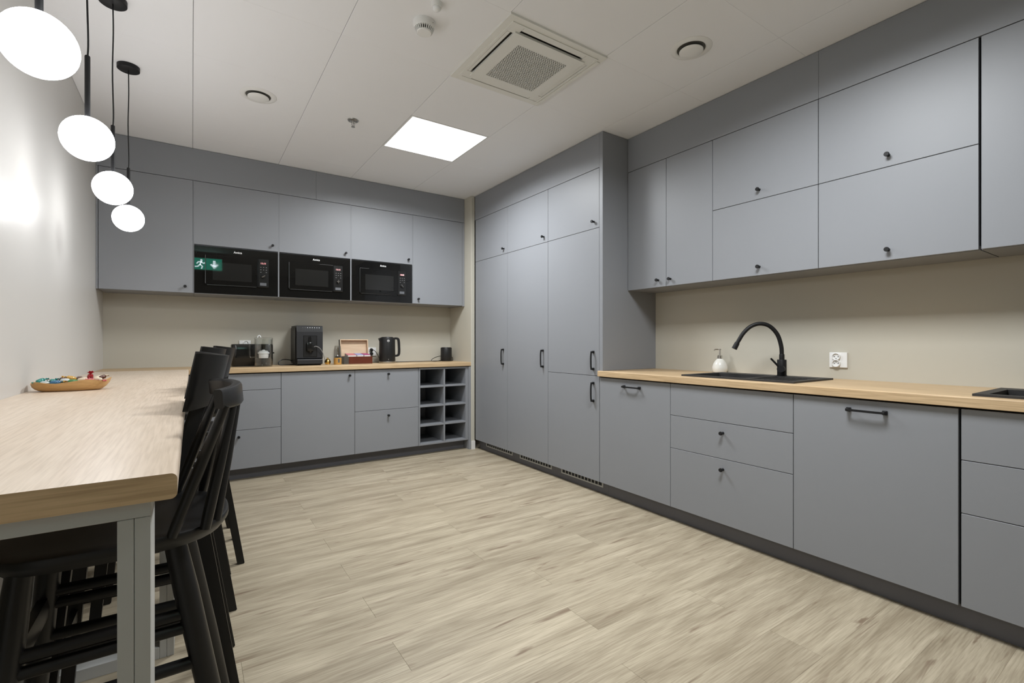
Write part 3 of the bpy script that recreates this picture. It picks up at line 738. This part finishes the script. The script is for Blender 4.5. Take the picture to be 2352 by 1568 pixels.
# exit sign hanging behind the camera: the photo shows it mirrored in the left microwave
sx, sy, sz = .205, -.60, 2.40
c = thing('exit_sign', 'green exit sign with arrow and running figure, mirrored in the left microwave glass', 'exit sign', (sx, sy, sz))
obj('housing', box(sx-.225, sx+.225, sy-.03, sy-.001, sz-.105, sz+.105, .003), 'white', c)
obj('panel', box(sx-.215, sx+.215, sy-.0008, sy+.001, sz-.095, sz+.095), 'sign_green', c)
bm = box(sx+.105-.018, sx+.105+.018, sy+.001, sy+.002, sz-.03, sz+.062); prism([(sx+.105, sz-.072), (sx+.165, sz-.005), (sx+.140, sz+.008), (sx+.105, sz-.032), (sx+.070, sz+.008), (sx+.045, sz-.005)], 'y', sy+.001, sy+.002, bm)
obj('arrow', bm, 'sign_white', c)
bm = lathe([(0, 0), (.016, 0), (.016, .001), (0, .001)], 16, axis_mat((sx-.075, sy+.001, sz+.060), (0, 1, 0)))
for pts in ([(-.075, .04), (-.095, -.01)], [(-.095, -.01), (-.06, -.04), (-.075, -.08)], [(-.095, -.01), (-.125, -.045), (-.165, -.05)], [(-.078, .035), (-.045, .01), (-.02, .025)], [(-.078, .035), (-.12, .03), (-.14, .0)]):
    sweep([(sx+a, sy+.0015, sz+b) for a, b in pts], [(-.009, -.0005), (.009, -.0005), (.009, .0005), (-.009, .0005)], bm, (0, 1, 0))
obj('running_figure', bm, 'sign_white', c)
for s in (-1, 1): obj('hanger', cyl((sx+s*.15, sy-.015, sz+.1045), (sx+s*.15, sy-.015, ZC), .003, n=8), 'steel', c)

# ------------------------------------------------------------------ plinth grilles
for (a0, a1), lab in zip(((3.668, 4.145), (3.088, 3.552), (2.494, 2.966)), ('farthest vent grille in the plinth, by the corner pillar', 'middle vent grille in the plinth under the tall cabinets', 'nearest vent grille in the plinth under the split tall cabinet')):
    c = thing('plinth_grille', lab, 'vent grille', (2.474, (a0+a1)/2, .05), 'plinth vent grilles')
    z0, z1 = .044, .094; xf, xb = 2.473, 2.4778
    bm = bmesh.new()
    for a in ((a0, a1, z0, z0+.010), (a0, a1, z1-.010, z1), (a0, a0+.014, z0+.01, z1-.01), (a1-.014, a1, z0+.01, z1-.01)): merge(bm, box(xf, xb, a[0], a[1], a[2], a[3]))
    obj('frame', bm, 'frame', c)
    obj('backing', box(xb-.001, xb, a0+.014, a1-.014, z0+.01, z1-.01), 'cab_dark', c)
    n = 12
    for k in range(1, n):
        y = a0+.014+(a1-a0-.028)*k/n; obj('slat', box(xf, xb-.001, y-.0035, y+.0035, z0+.01, z1-.01), 'frame', c)

# ------------------------------------------------------------------ sinks and tap
def sink(y0, y1, bowl, drain, label):
    x0, x1 = SX0, SX1; zr = ZT+.009; c = thing('sink', label, 'sink', ((x0+x1)/2, (y0+y1)/2, ZT))
    bx0, bx1 = x0+.042, x1-.100; b0, b1 = bowl
    bm = bmesh.new(); zl = ZT+.0003
    parts = [(x0, bx0, y0, y1), (bx1, x1, y0, y1), (bx0, bx1, b1, y1)]
    if drain: parts += [(bx0, bx1, drain[1], b0), (bx0, bx1, y0, drain[0])]
    else: parts += [(bx0, bx1, y0, b0)]
    for a in parts: merge(bm, box(*a, zl, zr))
    bmesh.ops.remove_doubles(bm, verts=bm.verts, dist=1e-5)
    obj('rim', bm, 'sink', c)
    dp = ZT-.19; bm = bmesh.new()
    for a in ((bx0-.006, bx0, b0-.006, b1+.006), (bx1, bx1+.006, b0-.006, b1+.006), (bx0, bx1, b0-.006, b0), (bx0, bx1, b1, b1+.006)): merge(bm, box(*a, dp, zl))
    merge(bm, box(bx0-.006, bx1+.006, b0-.006, b1+.006, dp-.006, dp)); obj('bowl', bm, 'sink', c)
    obj('drain', lathe([(0, 0), (.045, 0), (.042, .003), (.02, .001), (0, .001)], 28, Matrix.Translation(((bx0+bx1)/2, (b0+b1)/2, dp))), 'steel', c, True)
    if drain:
        d = obj('drainboard', box(bx0, bx1, drain[0], drain[1], zl, zr-.005), 'sink', c)
        for k in range(7):
            y = drain[0]+.02+k*(drain[1]-drain[0]-.04)/6; obj('ridge', box(bx0+.02, bx1-.02, y-.003, y+.003, zr-.005, zr-.002, .001), 'sink', d)
sink(1.170, 1.820, (1.445, 1.782), (1.200, 1.420), 'black sink with a draining board below the black tap')
sink(-0.125, 0.525, (.15, .487), (-.095, .125), 'second black sink, cut by the right edge of the photo')

c = thing('kitchen_tap', 'matt black arched kitchen tap with a side lever behind the sink', 'tap', (2.835, 1.415, ZT+.009))
tx, ty, tz = 2.835, 1.415, ZT+.009
TT = Matrix.Translation((tx, ty, tz))
obj('body', lathe([(0, 0), (.0265, 0), (.0265, .004), (.0245, .006), (.0245, .092), (.0235, .094), (0, .094)], 32, TT), 'black', c, True)
obj('collar', lathe([(0, .094), (.0140, .094), (.0140, .122), (.0125, .126), (0, .126)], 24, TT), 'black', c, True)
dirn = Vector((2.655-tx, 1.600-ty, 0)); Ls = dirn.length; dirn.normalize()
pts = [(0, .120), (.004, .175), (.024, .240), (.065, .288), (.115, .303), (.165, .288), (.205, .250), (.232, .205), (.240, .190)]
path = smooth_path([(tx+dirn.x*s, ty+dirn.y*s, tz+h) for s, h in pts], 6)
obj('spout', tube(path, .0115, 16, None, (dirn.y, -dirn.x, 0)), 'black', c, True)
e, f = path[-3], path[-1]
obj('spray_head', cyl(f-(f-e)*.2, f+(f-e).normalized()*.038, .0140, .0150, 20), 'black', c, True)
ax = Vector((-.93, -.36, 0)).normalized(); q = Vector((tx, ty, tz+.042))
obj('valve_housing', lathe([(0, .018), (.0195, .018), (.0205, .022), (.0205, .054), (.019, .058), (0, .058)], 24, axis_mat(q, ax)), 'black', c, True)
lv = q+ax*.044
lp = lv+Vector((-.83, .558, 0))*.058+Vector((0, 0, .060))
obj('lever', cyl(lv, lp, .0062, .0052, 14), 'black', c, True)

c = thing('soap_dispenser', 'white ceramic soap dispenser with a chrome pump beside the black sink', 'soap dispenser', (2.935, 1.868, ZT))
TT = Matrix.Translation((2.935, 1.868, ZT+.0004))
obj('bottle', lathe([(0, 0), (.034, 0), (.043, .004), (.0495, .020), (.0490, .036), (.042, .060), (.030, .080), (.018, .092), (.0150, .094), (0, .094)], 36, TT), 'ceramic', c, True)
p = obj('pump', lathe([(0, .094), (.0165, .094), (.0165, .114), (.013, .117), (.0055, .118), (.0045, .150), (.010, .152), (.010, .158), (0, .159)], 24, TT), 'chrome', c, True)
obj('spout', tube(smooth_path([(2.935, 1.868, ZT+.154), (2.912, 1.884, ZT+.155), (2.902, 1.890, ZT+.148)], 4), .0036, 10), 'chrome', c, True)

# ------------------------------------------------------------------ sockets
def socket(face, pl, a, z, label, side=1, w=.088, h=.084, plugs=False):
    """double round-well socket plate on a wall; side +1/-1 puts the wells off-centre"""
    c = thing('power_socket', label, 'socket', fpt(face, pl, a, z, -.006))
    obj('plate', fb(face, pl, a-w/2, a+w/2, z-h/2, z+h/2, -.010, -.0003, .0015), 'white', c)
    o = OUT[face]
    for k, dz in enumerate((.0185, -.0185)):
        p = Vector(fpt(face, pl, a+side*.008, z+dz, -.010))
        w_ = obj('socket_well', lathe([(.0165, .0), (.0165, .009), (.0185, .0105), (.0205, .009), (.0205, .0), ], 32, axis_mat(p, o)), 'white', c, True)
        bm = lathe([(0, 0.0005), (.0165, 0.0005), (.0165, .003), (0, .003)], 28, axis_mat(p, o)); obj('well_floor', bm, 'white', w_, True)
        run = Vector((0, 1, 0)) if face == 'R' else Vector((1, 0, 0))
        for s in (-1, 1):
            obj('hole', lathe([(0, 0), (.0026, 0), (.0026, .0006), (0, .0006)], 12, axis_mat(p+o*.003+run*s*.0095, o)), 'cab_dark', w_)
        obj('earth_pin', cyl(p+o*.003+Vector((0, 0, -.009 if k == 0 else .009)), p+o*.010+Vector((0, 0, -.009 if k == 0 else .009)), .0022, n=10), 'steel', w_)
    return c
socket('R', XR, 1.183, 1.000, 'white double power socket on the beige wall right of the tap')
socket('B', YB, 1.500, 1.002, 'white double power socket with black plugs between tea box and kettle', -1)
socket('B', YB, 0.385, 1.072, 'white power socket half hidden behind the black toaster', 1)

# ------------------------------------------------------------------ appliances on the back worktop
Z0 = ZT+.0004
# toaster
c = thing('toaster', 'gloss black toaster behind the water filter jug', 'toaster', (.425, 4.61, Z0))
x0, x1, y0, y1, zt = .268, .582, 4.535, 4.690, 1.083
bm = bmesh.new()
def rrect(x0, x1, y0, y1, r, n=6):
    o = []
    for cx, cy, a0 in ((x1-r, y1-r, 0), (x0+r, y1-r, PI/2), (x0+r, y0+r, PI), (x1-r, y0+r, 3*PI/2)):
        for k in range(n+1): a = a0+PI/2*k/n; o.append((cx+r*math.cos(a), cy+r*math.sin(a)))
    return o
def layered(layers, bm=None):
    """layers: list of (outline, z)"""
    bm = bm or bmesh.new(); t = bmesh.new(); R = [[t.verts.new((x, y, z)) for x, y in o] for o, z in layers]; n = len(R[0])
    for a, b in zip(R, R[1:]):
        for i in range(n): t.faces.new((a[i], a[(i+1) % n], b[(i+1) % n], b[i]))
    t.faces.new(R[0][::-1]); t.faces.new(R[-1]); bmesh.ops.recalc_face_normals(t, faces=t.faces); merge(bm, t); return bm
obj('body', layered([(rrect(x0+.006, x1-.006, y0+.006, y1-.006, .034), Z0+.008), (rrect(x0, x1, y0, y1, .04), Z0+.016), (rrect(x0, x1, y0, y1, .04), zt-.012), (rrect(x0+.004, x1-.004, y0+.004, y1-.004, .036), zt-.003), (rrect(x0+.014, x1-.014, y0+.014, y1-.014, .028), zt)]), 'gloss_black', c, True)
obj('base', layered([(rrect(x0+.008, x1-.008, y0+.008, y1-.008, .034), Z0), (rrect(x0+.008, x1-.008, y0+.008, y1-.008, .034), Z0+.0085)]), 'plast_black', c)
for yy in (4.590, 4.640): obj('slot', box(.32, .53, yy-.012, yy+.012, zt-.001, zt+.0006), 'unit_dark', c)
obj('lever', box(x1-.001, x1+.014, 4.60, 4.63, 1.0, 1.012, .002), 'plast_black', c)
# water filter jug
jx, jy = .497, 4.462
c = thing('water_filter_jug', 'clear water filter jug with white cartridge in front of the toaster', 'jug', (jx, jy, Z0))
TT = Matrix.Translation((jx, jy, Z0))
w_, h_ = 1.0, .60
obj('jug_body', lathe([(0, .001), (.066, .001), (.0695, .006), (.0705, .235), (.0685, .235), (.0675, .010), (0, .006)], 36, TT, sy=.72), 'glass', c, True)
obj('water', lathe([(0, .0065), (.0655, .0085), (.0660, .033), (0, .033)], 36, TT, sy=.72), 'water', c, True)
obj('funnel', lathe([(.0655, .228), (.0640, .170), (.0600, .150), (.0600, .134), (.030, .132), (.030, .134), (.058, .136), (.058, .15), (.062, .170), (.0635, .228)], 36, TT, sy=.72), 'glass', c, True)
obj('lid', lathe([(0, .242), (.062, .242), (.0715, .238), (.0715, .232), (0, .232)], 36, TT, sy=.72), 'glass', c, True)
obj('lid_tab', tube(smooth_path([(jx-.045, jy, Z0+.240), (jx-.040, jy, Z0+.256), (jx-.028, jy, Z0+.258), (jx-.020, jy, Z0+.242)], 4), .0035, 8), 'filter', c, True)
obj('filter_cartridge', lathe([(0, .070), (.034, .070), (.036, .074), (.0385, .106), (.044, .108), (.044, .118), (.036, .121), (.034, .130), (.012, .133), (.010, .140), (0, .140)], 32, TT, sy=.75), 'filter', c, True)
obj('handle', sweep(smooth_path([(jx-.066, jy, Z0+.196), (jx-.088, jy, Z0+.199), (jx-.101, jy, Z0+.188), (jx-.102, jy, Z0+.130), (jx-.100, jy, Z0+.088), (jx-.090, jy, Z0+.078), (jx-.066, jy, Z0+.080)], 5), [(.010*math.cos(2*PI*k/8), .004*math.sin(2*PI*k/8)) for k in range(8)], None, (.1, 0, 1)) if False else tube(smooth_path([(jx-.066, jy, Z0+.196), (jx-.088, jy, Z0+.199), (jx-.101, jy, Z0+.188), (jx-.102, jy, Z0+.130), (jx-.100, jy, Z0+.088), (jx-.090, jy, Z0+.078), (jx-.066, jy, Z0+.080)], 5), .006, 10, None, (0, 1, 0)), 'glass', c, True)
# coffee machine
x0, x1, y0, y1 = .752, .966, 4.455, 4.720
c = thing('coffee_machine', 'charcoal automatic coffee machine with a row of lit buttons', 'coffee machine', ((x0+x1)/2, (y0+y1)/2, Z0))
obj('body', prism([(y0+.020, Z0+.012), (y1, Z0+.012), (y1, 1.243), (y0+.018, 1.243), (y0+.008, 1.238), (y0, 1.190), (y0, Z0+.065), (y0+.012, Z0+.055)], 'x', x0, x1), 'plast_char', c)
obj('side_cover', box(x0-.007, x0, y0+.030, y1-.01, Z0+.02, 1.228, .003), 'plast_black', c)
obj('base', prism([(y0+.030, Z0), (y1-.01, Z0), (y1-.01, Z0+.012), (y0+.025, Z0+.012)], 'x', x0+.01, x1-.01), 'plast_black', c)
obj('drip_tray', prism([(y0-.014, Z0+.014), (y0+.020, Z0+.006), (y0+.020, Z0+.050), (y0-.014, Z0+.046)], 'x', x0+.004, x1-.004), 'plast_char', c)
obj('tray_lip', box(x0+.002, x1-.002, y0-.016, y0+.004, Z0+.046, Z0+.053, .002), 'mw_grey', c)
cp = obj('control_panel', prism([(y0-.001, 1.188), (y0+.001, 1.188), (y0+.0088, 1.2365), (y0+.0068, 1.2368)], 'x', x0+.006, x1-.006), 'plast_black', c)
for k in range(8):
    X = x0+.050+k*.0192; obj('button_light', box(X-.0022, X+.0022, y0+.0035, y0+.0065, 1.2235, 1.2280), 'dot' if k > 1 else 'print_grey', cp)
    obj('button_icon', box(X-.0035, X+.0035, y0-.0005, y0+.0045, 1.2055, 1.2080), 'mw_grey', cp)
obj('niche_frame', ring(0, 1, 0, 1, .1, 0, 1) if False else (lambda b: b)(box(x0+.050, x1-.046, y0-.0015, y0+.004, .965, 1.158, .003)), 'gloss_black', c)
obj('niche', box(x0+.056, x1-.052, y0-.0028, y0+.002, .971, 1.152, .002), 'plast_black', c)
sph = obj('spout_block', box(x0+.078, x1-.078, y0-.030, y0+.001, 1.020, 1.100, .006, 2), 'gloss_black', c, True)
obj('spout_stem', box(x0+.099, x1-.099, y0-.018, y0+.001, 1.095, 1.150, .004), 'gloss_black', c)
obj('nozzle', cyl((x0+.107, y0-.016, 1.024), (x0+.107, y0-.016, 1.008), .012, .007, 16), 'gloss_black', c, True)
obj('milk_hose', tube(smooth_path([(x1-.079, y0-.018, 1.056), (x1-.060, y0-.022, 1.062), (x1-.030, y0-.022, 1.045), (x1-.004, y0-.018, 1.005), (x1+.012, y0-.012, .950), (x1+.012, y0-.005, .918)], 6), .0032, 10), 'hose', c, True)
obj('power_cord', tube(smooth_path([(x0-.002, 4.66, .932), (x0-.04, 4.63, .942), (x0-.09, 4.60, .945), (x0-.125, 4.58, .925), (x0-.120, 4.575, .902), (x0-.07, 4.58, ZT+.0042), (x0-.02, 4.60, ZT+.0042), (x0+.03, 4.66, ZT+.0042)], 7), .0037, 8), 'plast_black', bpy.data.objects['coffee_machine'], True)
# gold lidded sugar bowl
gx, gy = 1.035, 4.575
c = thing('sugar_bowl', 'tiny gold and glass sugar bowl beside the coffee machine', 'bowl', (gx, gy, Z0)); TT = Matrix.Translation((gx, gy, Z0))
obj('bowl', lathe([(0, 0), (.018, 0), (.026, .010), (.028, .024), (.024, .034), (0, .034)], 24, TT), 'gold', c, True)
obj('lid', lathe([(0, .034), (.024, .034), (.018, .046), (.006, .052), (.006, .060), (.0, .062)], 24, TT), 'gold', c, True)
obj('spoon', cyl((gx+.006, gy, Z0+.03), (gx-.022, gy-.01, Z0+.072), .0025, .002, 8), 'chrome', c)
# honey dispenser
hx, hy = 1.105, 4.500
c = thing('glass_dispenser', 'glass dispenser with amber base and chrome spout left of the tea box', 'dispenser', (hx, hy, Z0)); TT = Matrix.Translation((hx, hy, Z0))
obj('base_cup', lathe([(0, 0), (.033, 0), (.034, .004), (.0345, .058), (.030, .062), (0, .062)], 32, TT), 'amber', c, True)
obj('collar', lathe([(0, .062), (.022, .062), (.022, .074), (.010, .076), (0, .076)], 24, TT), 'plast_black', c, True)
obj('pump', lathe([(0, .076), (.010, .076), (.008, .086), (.003, .088), (.003, .115), (0, .116)], 16, TT), 'chrome', c, True)
obj('label_plate', box(hx-.006, hx+.010, hy-.0365, hy-.0335, Z0+.018, Z0+.052, .001), 'chrome', c)
obj('glass_cover', lathe([(.034, .060), (.0335, .12), (.028, .160), (.024, .172), (.023, .172), (.027, .158), (.0325, .12), (.033, .060)], 32, TT), 'glass', c, True)
# tea box
x0, x1, y0, y1 = 1.166, 1.432, 4.520, 4.680
c = thing('tea_box', 'open wooden tea box with a red-brown front and pale lid', 'box', ((x0+x1)/2, (y0+y1)/2, Z0))
t = .009; zh = Z0+.068
obj('front_board', box(x0+.045, x1, y0, y0+t, Z0, zh, .001), 'redwood', c)
obj('front_band', box(x0, x0+.0448, y0, y0+t, Z0, zh, .001), 'boxside', c)
obj('side_board', box(x0, x0+t, y0+t, y1, Z0, zh, .001), 'boxside', c); obj('side_board', box(x1-t, x1, y0+t, y1, Z0, zh, .001), 'redwood', c)
obj('back_board', box(x0+t, x1-t, y1-t, y1, Z0, zh, .001), 'redwood', c); obj('floor_board', box(x0+t, x1-t, y0+t, y1-t, Z0, Z0+.008), 'maple', c)
lid = bmesh.new(); lh = .158; ld = .040
for a in ((x0, x1, 0, t, 0, .012), ): pass
LB = [(x0, x1, 0, .007, 0, lh), (x0, x0+t, -ld, 0, 0, lh), (x1-t, x1, -ld, 0, 0, lh), (x0+t, x1-t, -ld, 0, lh-t, lh)]
for a in LB: merge(lid, box(*a, .0008))
bmesh.ops.transform(lid, matrix=Matrix.Translation((0, y1-.002, zh+.0005)) @ Matrix.Rotation(-.14, 4, 'X'), verts=lid.verts)
L_ = obj('lid', lid, 'maple', c)
bm = box(x0-.0012, x0-.0001, -ld, .007, 0, lh); bmesh.ops.transform(bm, matrix=Matrix.Translation((0, y1-.002, zh+.0005)) @ Matrix.Rotation(-.14, 4, 'X'), verts=bm.verts); obj('lid_side', bm, 'boxside', L_)
bm = bmesh.new()
for k in range(7): merge(bm, box(x0+.090+k*.012, x0+.098+k*.012, -.0012, -.0002, .098, .104))
for k in range(3): merge(bm, box(x0+.112+k*.012, x0+.120+k*.012, -.0012, -.0002, .084, .088))
bmesh.ops.transform(bm, matrix=Matrix.Translation((0, y1-.002, zh+.0005)) @ Matrix.Rotation(-.14, 4, 'X'), verts=bm.verts); obj('faint_stamp', bm, 'c_cream', L_)
for (xa, xb, m, lab) in ((x0+.040, x0+.118, 'tea_pink', 'pink-topped stack of tea sachets on the left of the tea box'), (x0+.124, x0+.186, 'tea_lilac', 'lilac-topped stack of tea sachets in the middle of the tea box'), (x0+.192, x0+.252, 'tea_plum', 'plum-topped stack of tea sachets on the right of the tea box')):
    tc_ = thing('tea_sachets', lab, 'tea', ((xa+xb)/2, y0+.06, Z0+.008))
    for k in range(6):
        yy = y0+.014+k*.020
        s_ = obj('sachet', box(xa, xb, yy, yy+.017, Z0+.0082, zh+.012+.0022*k, .002), 'paper', tc_)
        obj('printed_top', box(xa, xb, yy+.0002, yy+.0168, zh+.0121+.0022*k, zh+.0160+.0024*k, .0005), m, s_)
# kettle
kx, ky = 1.590, 4.560
c = thing('kettle', 'black electric kettle with a loop handle on a steel base', 'kettle', (kx, ky, Z0)); TT = Matrix.Translation((kx, ky, Z0))
obj('base', lathe([(0, 0), (.078, 0), (.080, .003), (.080, .014), (.077, .017), (0, .017)], 40, TT), 'steel', c, True)
obj('body', lathe([(0, .017), (.077, .017), (.078, .022), (.075, .235), (.071, .246), (.060, .249), (0, .249)], 40, TT), 'plast_black', c, True)
obj('lid', lathe([(0, .249), (.056, .249), (.054, .254), (0, .256)], 32, TT), 'plast_char', c, True)
obj('spout', prism([(kx-.070, Z0+.200), (kx-.086, Z0+.240), (kx-.060, Z0+.246)], 'y', ky-.016, ky+.016), 'plast_black', c)
hp = smooth_path([(kx+.066, ky, Z0+.238), (kx+.095, ky, Z0+.240), (kx+.114, ky, Z0+.225), (kx+.120, ky, Z0+.160), (kx+.120, ky, Z0+.095), (kx+.106, ky, Z0+.072), (kx+.070, ky, Z0+.068)], 6)
obj('handle', sweep(hp, [(-.012, -.0095), (.012, -.0095), (.0135, 0), (.012, .0095), (-.012, .0095), (-.0135, 0)], None, (.4, 0, .9)) if False else sweep(hp, [(-.0095, -.012), (.0095, -.012), (.0105, 0), (.0095, .012), (-.0095, .012), (-.0105, 0)], None, (0, 1, 0)), 'plast_black', c, True)
bm = lathe([(0, 0), (.0115, 0), (.0115, .001), (0, .001)], 24, axis_mat((kx-.014, ky-.0738, Z0+.216), (-.1, -1, 0))); obj('badge', bm, 'print', c)
bm = lathe([(0, .001), (.0095, .001), (.0095, .0016), (0, .0016)], 24, axis_mat((kx-.014, ky-.0738, Z0+.216), (-.1, -1, 0))); merge(bm, bmesh.new()); obj('badge_field', bm, 'plast_black', c)
bm = box(kx-.0225, kx-.0055, ky-.0765, ky-.0738, Z0+.2135, Z0+.2185, .0005); obj('badge_bar', bm, 'print', c)
obj('indicator', box(kx-.016, kx-.012, ky-.0795, ky-.0765, Z0+.030, Z0+.042, .0005), 'print_grey', c)
# speaker / grinder cylinder
qx, qy = 2.270, 4.645
c = thing('smart_speaker', 'small black cylindrical speaker at the right end of the back worktop', 'speaker', (qx, qy, Z0)); TT = Matrix.Translation((qx, qy, Z0))
obj('body', lathe([(0, .004), (.058, .004), (.060, .008), (.060, .140), (.057, .145), (0, .145)], 40, TT), 'plast_black', c, True)
obj('base_ring', lathe([(0, 0), (.054, 0), (.054, .0042), (0, .0042)], 32, TT), 'gloss_black', c, True)
obj('top_cap', lathe([(0, .145), (.052, .145), (.050, .148), (0, .148)], 32, TT), 'plast_char', c, True)
zc_ = ZT+.0036
obj('power_cord', tube(smooth_path([(1.492, YB-.05, 1.022), (1.512, YB-.068, 1.012), (1.535, YB-.08, .975), (1.555, YB-.09, .925), (1.58, YB-.095, zc_)], 6), .0030, 8), 'plast_black', bpy.data.objects['kettle'], True)
obj('power_cord', tube(smooth_path([(1.492, YB-.05, .984), (1.478, YB-.075, .950), (1.462, YB-.080, .915), (1.50, YB-.075, zc_), (1.60, YB-.085, zc_), (1.72, YB-.10, zc_), (1.82, YB-.12, zc_), (1.90, YB-.10, zc_), (1.98, YB-.12, zc_), (2.07, YB-.10, zc_), (2.16, YB-.11, zc_), (2.21, YB-.12, zc_)], 7), .0030, 8), 'plast_black', bpy.data.objects['smart_speaker'], True)
obj('power_cord', tube(smooth_path([(2.213, 4.65, ZT+.055), (2.16, 4.63, ZT+.050), (2.10, 4.62, ZT+.028), (2.085, 4.615, zc_+.004), (2.12, 4.605, zc_), (2.17, 4.61, zc_+.004), (2.214, 4.63, zc_+.012)], 7), .0032, 8), 'plast_black', bpy.data.objects['smart_speaker'], True)
obj('power_cord', tube(smooth_path([(2.326, 4.655, ZT+.048), (2.348, 4.655, ZT+.036), (2.352, 4.650, ZT+.014), (2.338, 4.640, zc_), (2.318, 4.65, zc_+.002)], 6), .0032, 8), 'plast_black', bpy.data.objects['smart_speaker'], True)

for k, dz in enumerate((.0185, -.0185)):
    p = Vector((1.492, YB-.0145, 1.002+dz)); obj('plug', lathe([(0, -.001), (.0155, -.001), (.0155, .014), (.012, .026), (.007, .030), (0, .030)], 22, axis_mat(p-Vector((0, .0065, 0)), (0, -1, 0))), 'plast_black', bpy.data.objects[('kettle', 'smart_speaker')[k]], True)

# ------------------------------------------------------------------ bowl of candies on the bar table
bx, by = -.425, 2.72
c = thing('wooden_bowl', 'long wavy-rimmed wooden bowl of candies on the bar table', 'bowl', (bx, by, ZT+.0004))
t = bmesh.new(); n = 48
def bring(lx, ly, z, wav=0.0):
    r = []
    for k in range(n):
        a = 2*PI*k/n; w = 1+wav*(.030*math.sin(5*a+.6)+.02*math.sin(3*a))
        r.append(t.verts.new((bx+lx*w*math.copysign(abs(math.cos(a))**.85, math.cos(a)), by+ly*w*math.copysign(abs(math.sin(a))**.9, math.sin(a)), z+wav*(.0050*math.sin(5*a+1.2)+.005*math.cos(a)))))
    return r
zb_ = ZT+.0004
R = [bring(.090, .042, zb_), bring(.100, .050, zb_+.003), bring(.112, .059, zb_+.011, .2), bring(.1225, .0665, zb_+.024, .6), bring(.1275, .0705, zb_+.040, 1), bring(.1245, .0675, zb_+.0405, 1), bring(.118, .062, zb_+.026, .6), bring(.104, .051, zb_+.013, .2), bring(.085, .036, zb_+.007)]
for a, b in zip(R, R[1:]):
    for i in range(n): t.faces.new((a[i], a[(i+1) % n], b[(i+1) % n], b[i]))
t.faces.new(R[0][::-1]); t.faces.new(R[-1]); bmesh.ops.recalc_face_normals(t, faces=t.faces)
obj('bowl', t, 'bowl', c, True)
def candy(x, y, z, rot, tilt, cols, label, s=1.0):
    c = thing('candy', label, 'candy', (x, y, z), 'wrapped candies in the wooden bowl')
    MM = Matrix.Rotation(rot, 4, 'Z') @ Matrix.Rotation(tilt, 4, 'Y') @ Matrix.Scale(s, 4)
    bm = lathe([(0, -.017), (.005, -.0165), (.0095, -.012), (.0108, 0), (.0095, .012), (.005, .0165), (0, .017)], 10, MM @ Matrix.Rotation(PI/2, 4, 'Y'))
    obj('sweet', bm, 'c_'+cols[0], c, True, local=True)
    for sg in (-1, 1):
        tt = bmesh.new(); cen = tt.verts.new((sg*.0155, 0, 0)); fan = []
        for k in range(7):
            a = -1.0+2.0*k/6; fan.append(tt.verts.new((sg*(.0155+.017*math.cos(a)), .015*math.sin(a), .0028*(-1)**k)))
        back = [tt.verts.new(v.co+Vector((0, 0, .0012))) for v in fan]; cb = tt.verts.new((sg*.0155, 0, .0012))
        for k in range(6):
            tt.faces.new((cen, fan[k], fan[k+1])); tt.faces.new((cb, back[k+1], back[k])); tt.faces.new((fan[k], back[k], back[k+1], fan[k+1]))
        w = bmesh.new(); merge(w, tt, MM); obj('wrapper_end', w, 'c_'+cols[1], c, local=True)
zc0 = ZT+.034
CD = [(-.092, -.012, .010, 1.0, -.25, ('teal', 'teal'), 'teal candy at the left tip of the wooden bowl'),
      (-.084, .016, .003, 1.2, .1, ('green', 'teal'), 'leaf-green candy behind the left tip of the bowl'),
      (-.076, -.030, .000, -.5, .1, ('silver', 'green'), 'silver candy with green ends at the front left of the bowl'),
      (-.054, -.002, .006, .9, .2, ('teal', 'silver'), 'teal candy with silver ends left of centre'),
      (-.044, -.036, .002, .2, -.1, ('blue', 'teal'), 'blue candy with teal ends at the front left of the bowl'),
      (-.028, .022, .010, 1.0, .2, ('brown', 'teal'), 'brown candy with teal ends at the back of the bowl'),
      (-.016, -.022, .008, -.3, .0, ('silver', 'blue'), 'silver candy with blue ends at the front centre'),
      (-.002, .008, .016, .5, .3, ('goldfoil', 'goldfoil'), 'gold foil candy on top at the centre of the bowl'),
      (.012, -.036, .004, .0, .1, ('green', 'goldfoil'), 'green candy with gold ends at the front centre'),
      (.026, .024, .012, -.7, .1, ('brown', 'cream'), 'brown candy with cream ends at the back, right of centre'),
      (.038, -.016, .010, .3, -.2, ('cream', 'brown'), 'cream candy with brown ends right of centre'),
      (.060, .002, .019, 1.9, 1.0, ('red', 'red'), 'deep red candy standing up highest in the bowl'),
      (.062, -.034, .006, .1, .0, ('rose', 'red'), 'rose-red candy at the front right of the bowl'),
      (.086, .012, .014, .6, -.3, ('cream', 'cream'), 'cream candy leaning at the right end of the bowl'),
      (.088, -.022, .010, -.4, .2, ('cream', 'rose'), 'cream candy with rose ends at the right tip of the bowl'),
      (.100, .006, .018, .9, -.2, ('brown', 'cream'), 'small brown and cream candy on the right rim', .85),
      (.000, .038, .004, .1, .1, ('blue', 'silver'), 'blue candy with silver ends against the back rim'),
      (-.086, .022, -.001, 1.5, 0, ('teal', 'green'), 'teal candy with green ends low at the left end', .9)]
for d_ in CD: candy(bx+d_[0], by+d_[1], zc0+d_[2], d_[3], d_[4], d_[5], d_[6], d_[7] if len(d_) > 7 else 1.0)
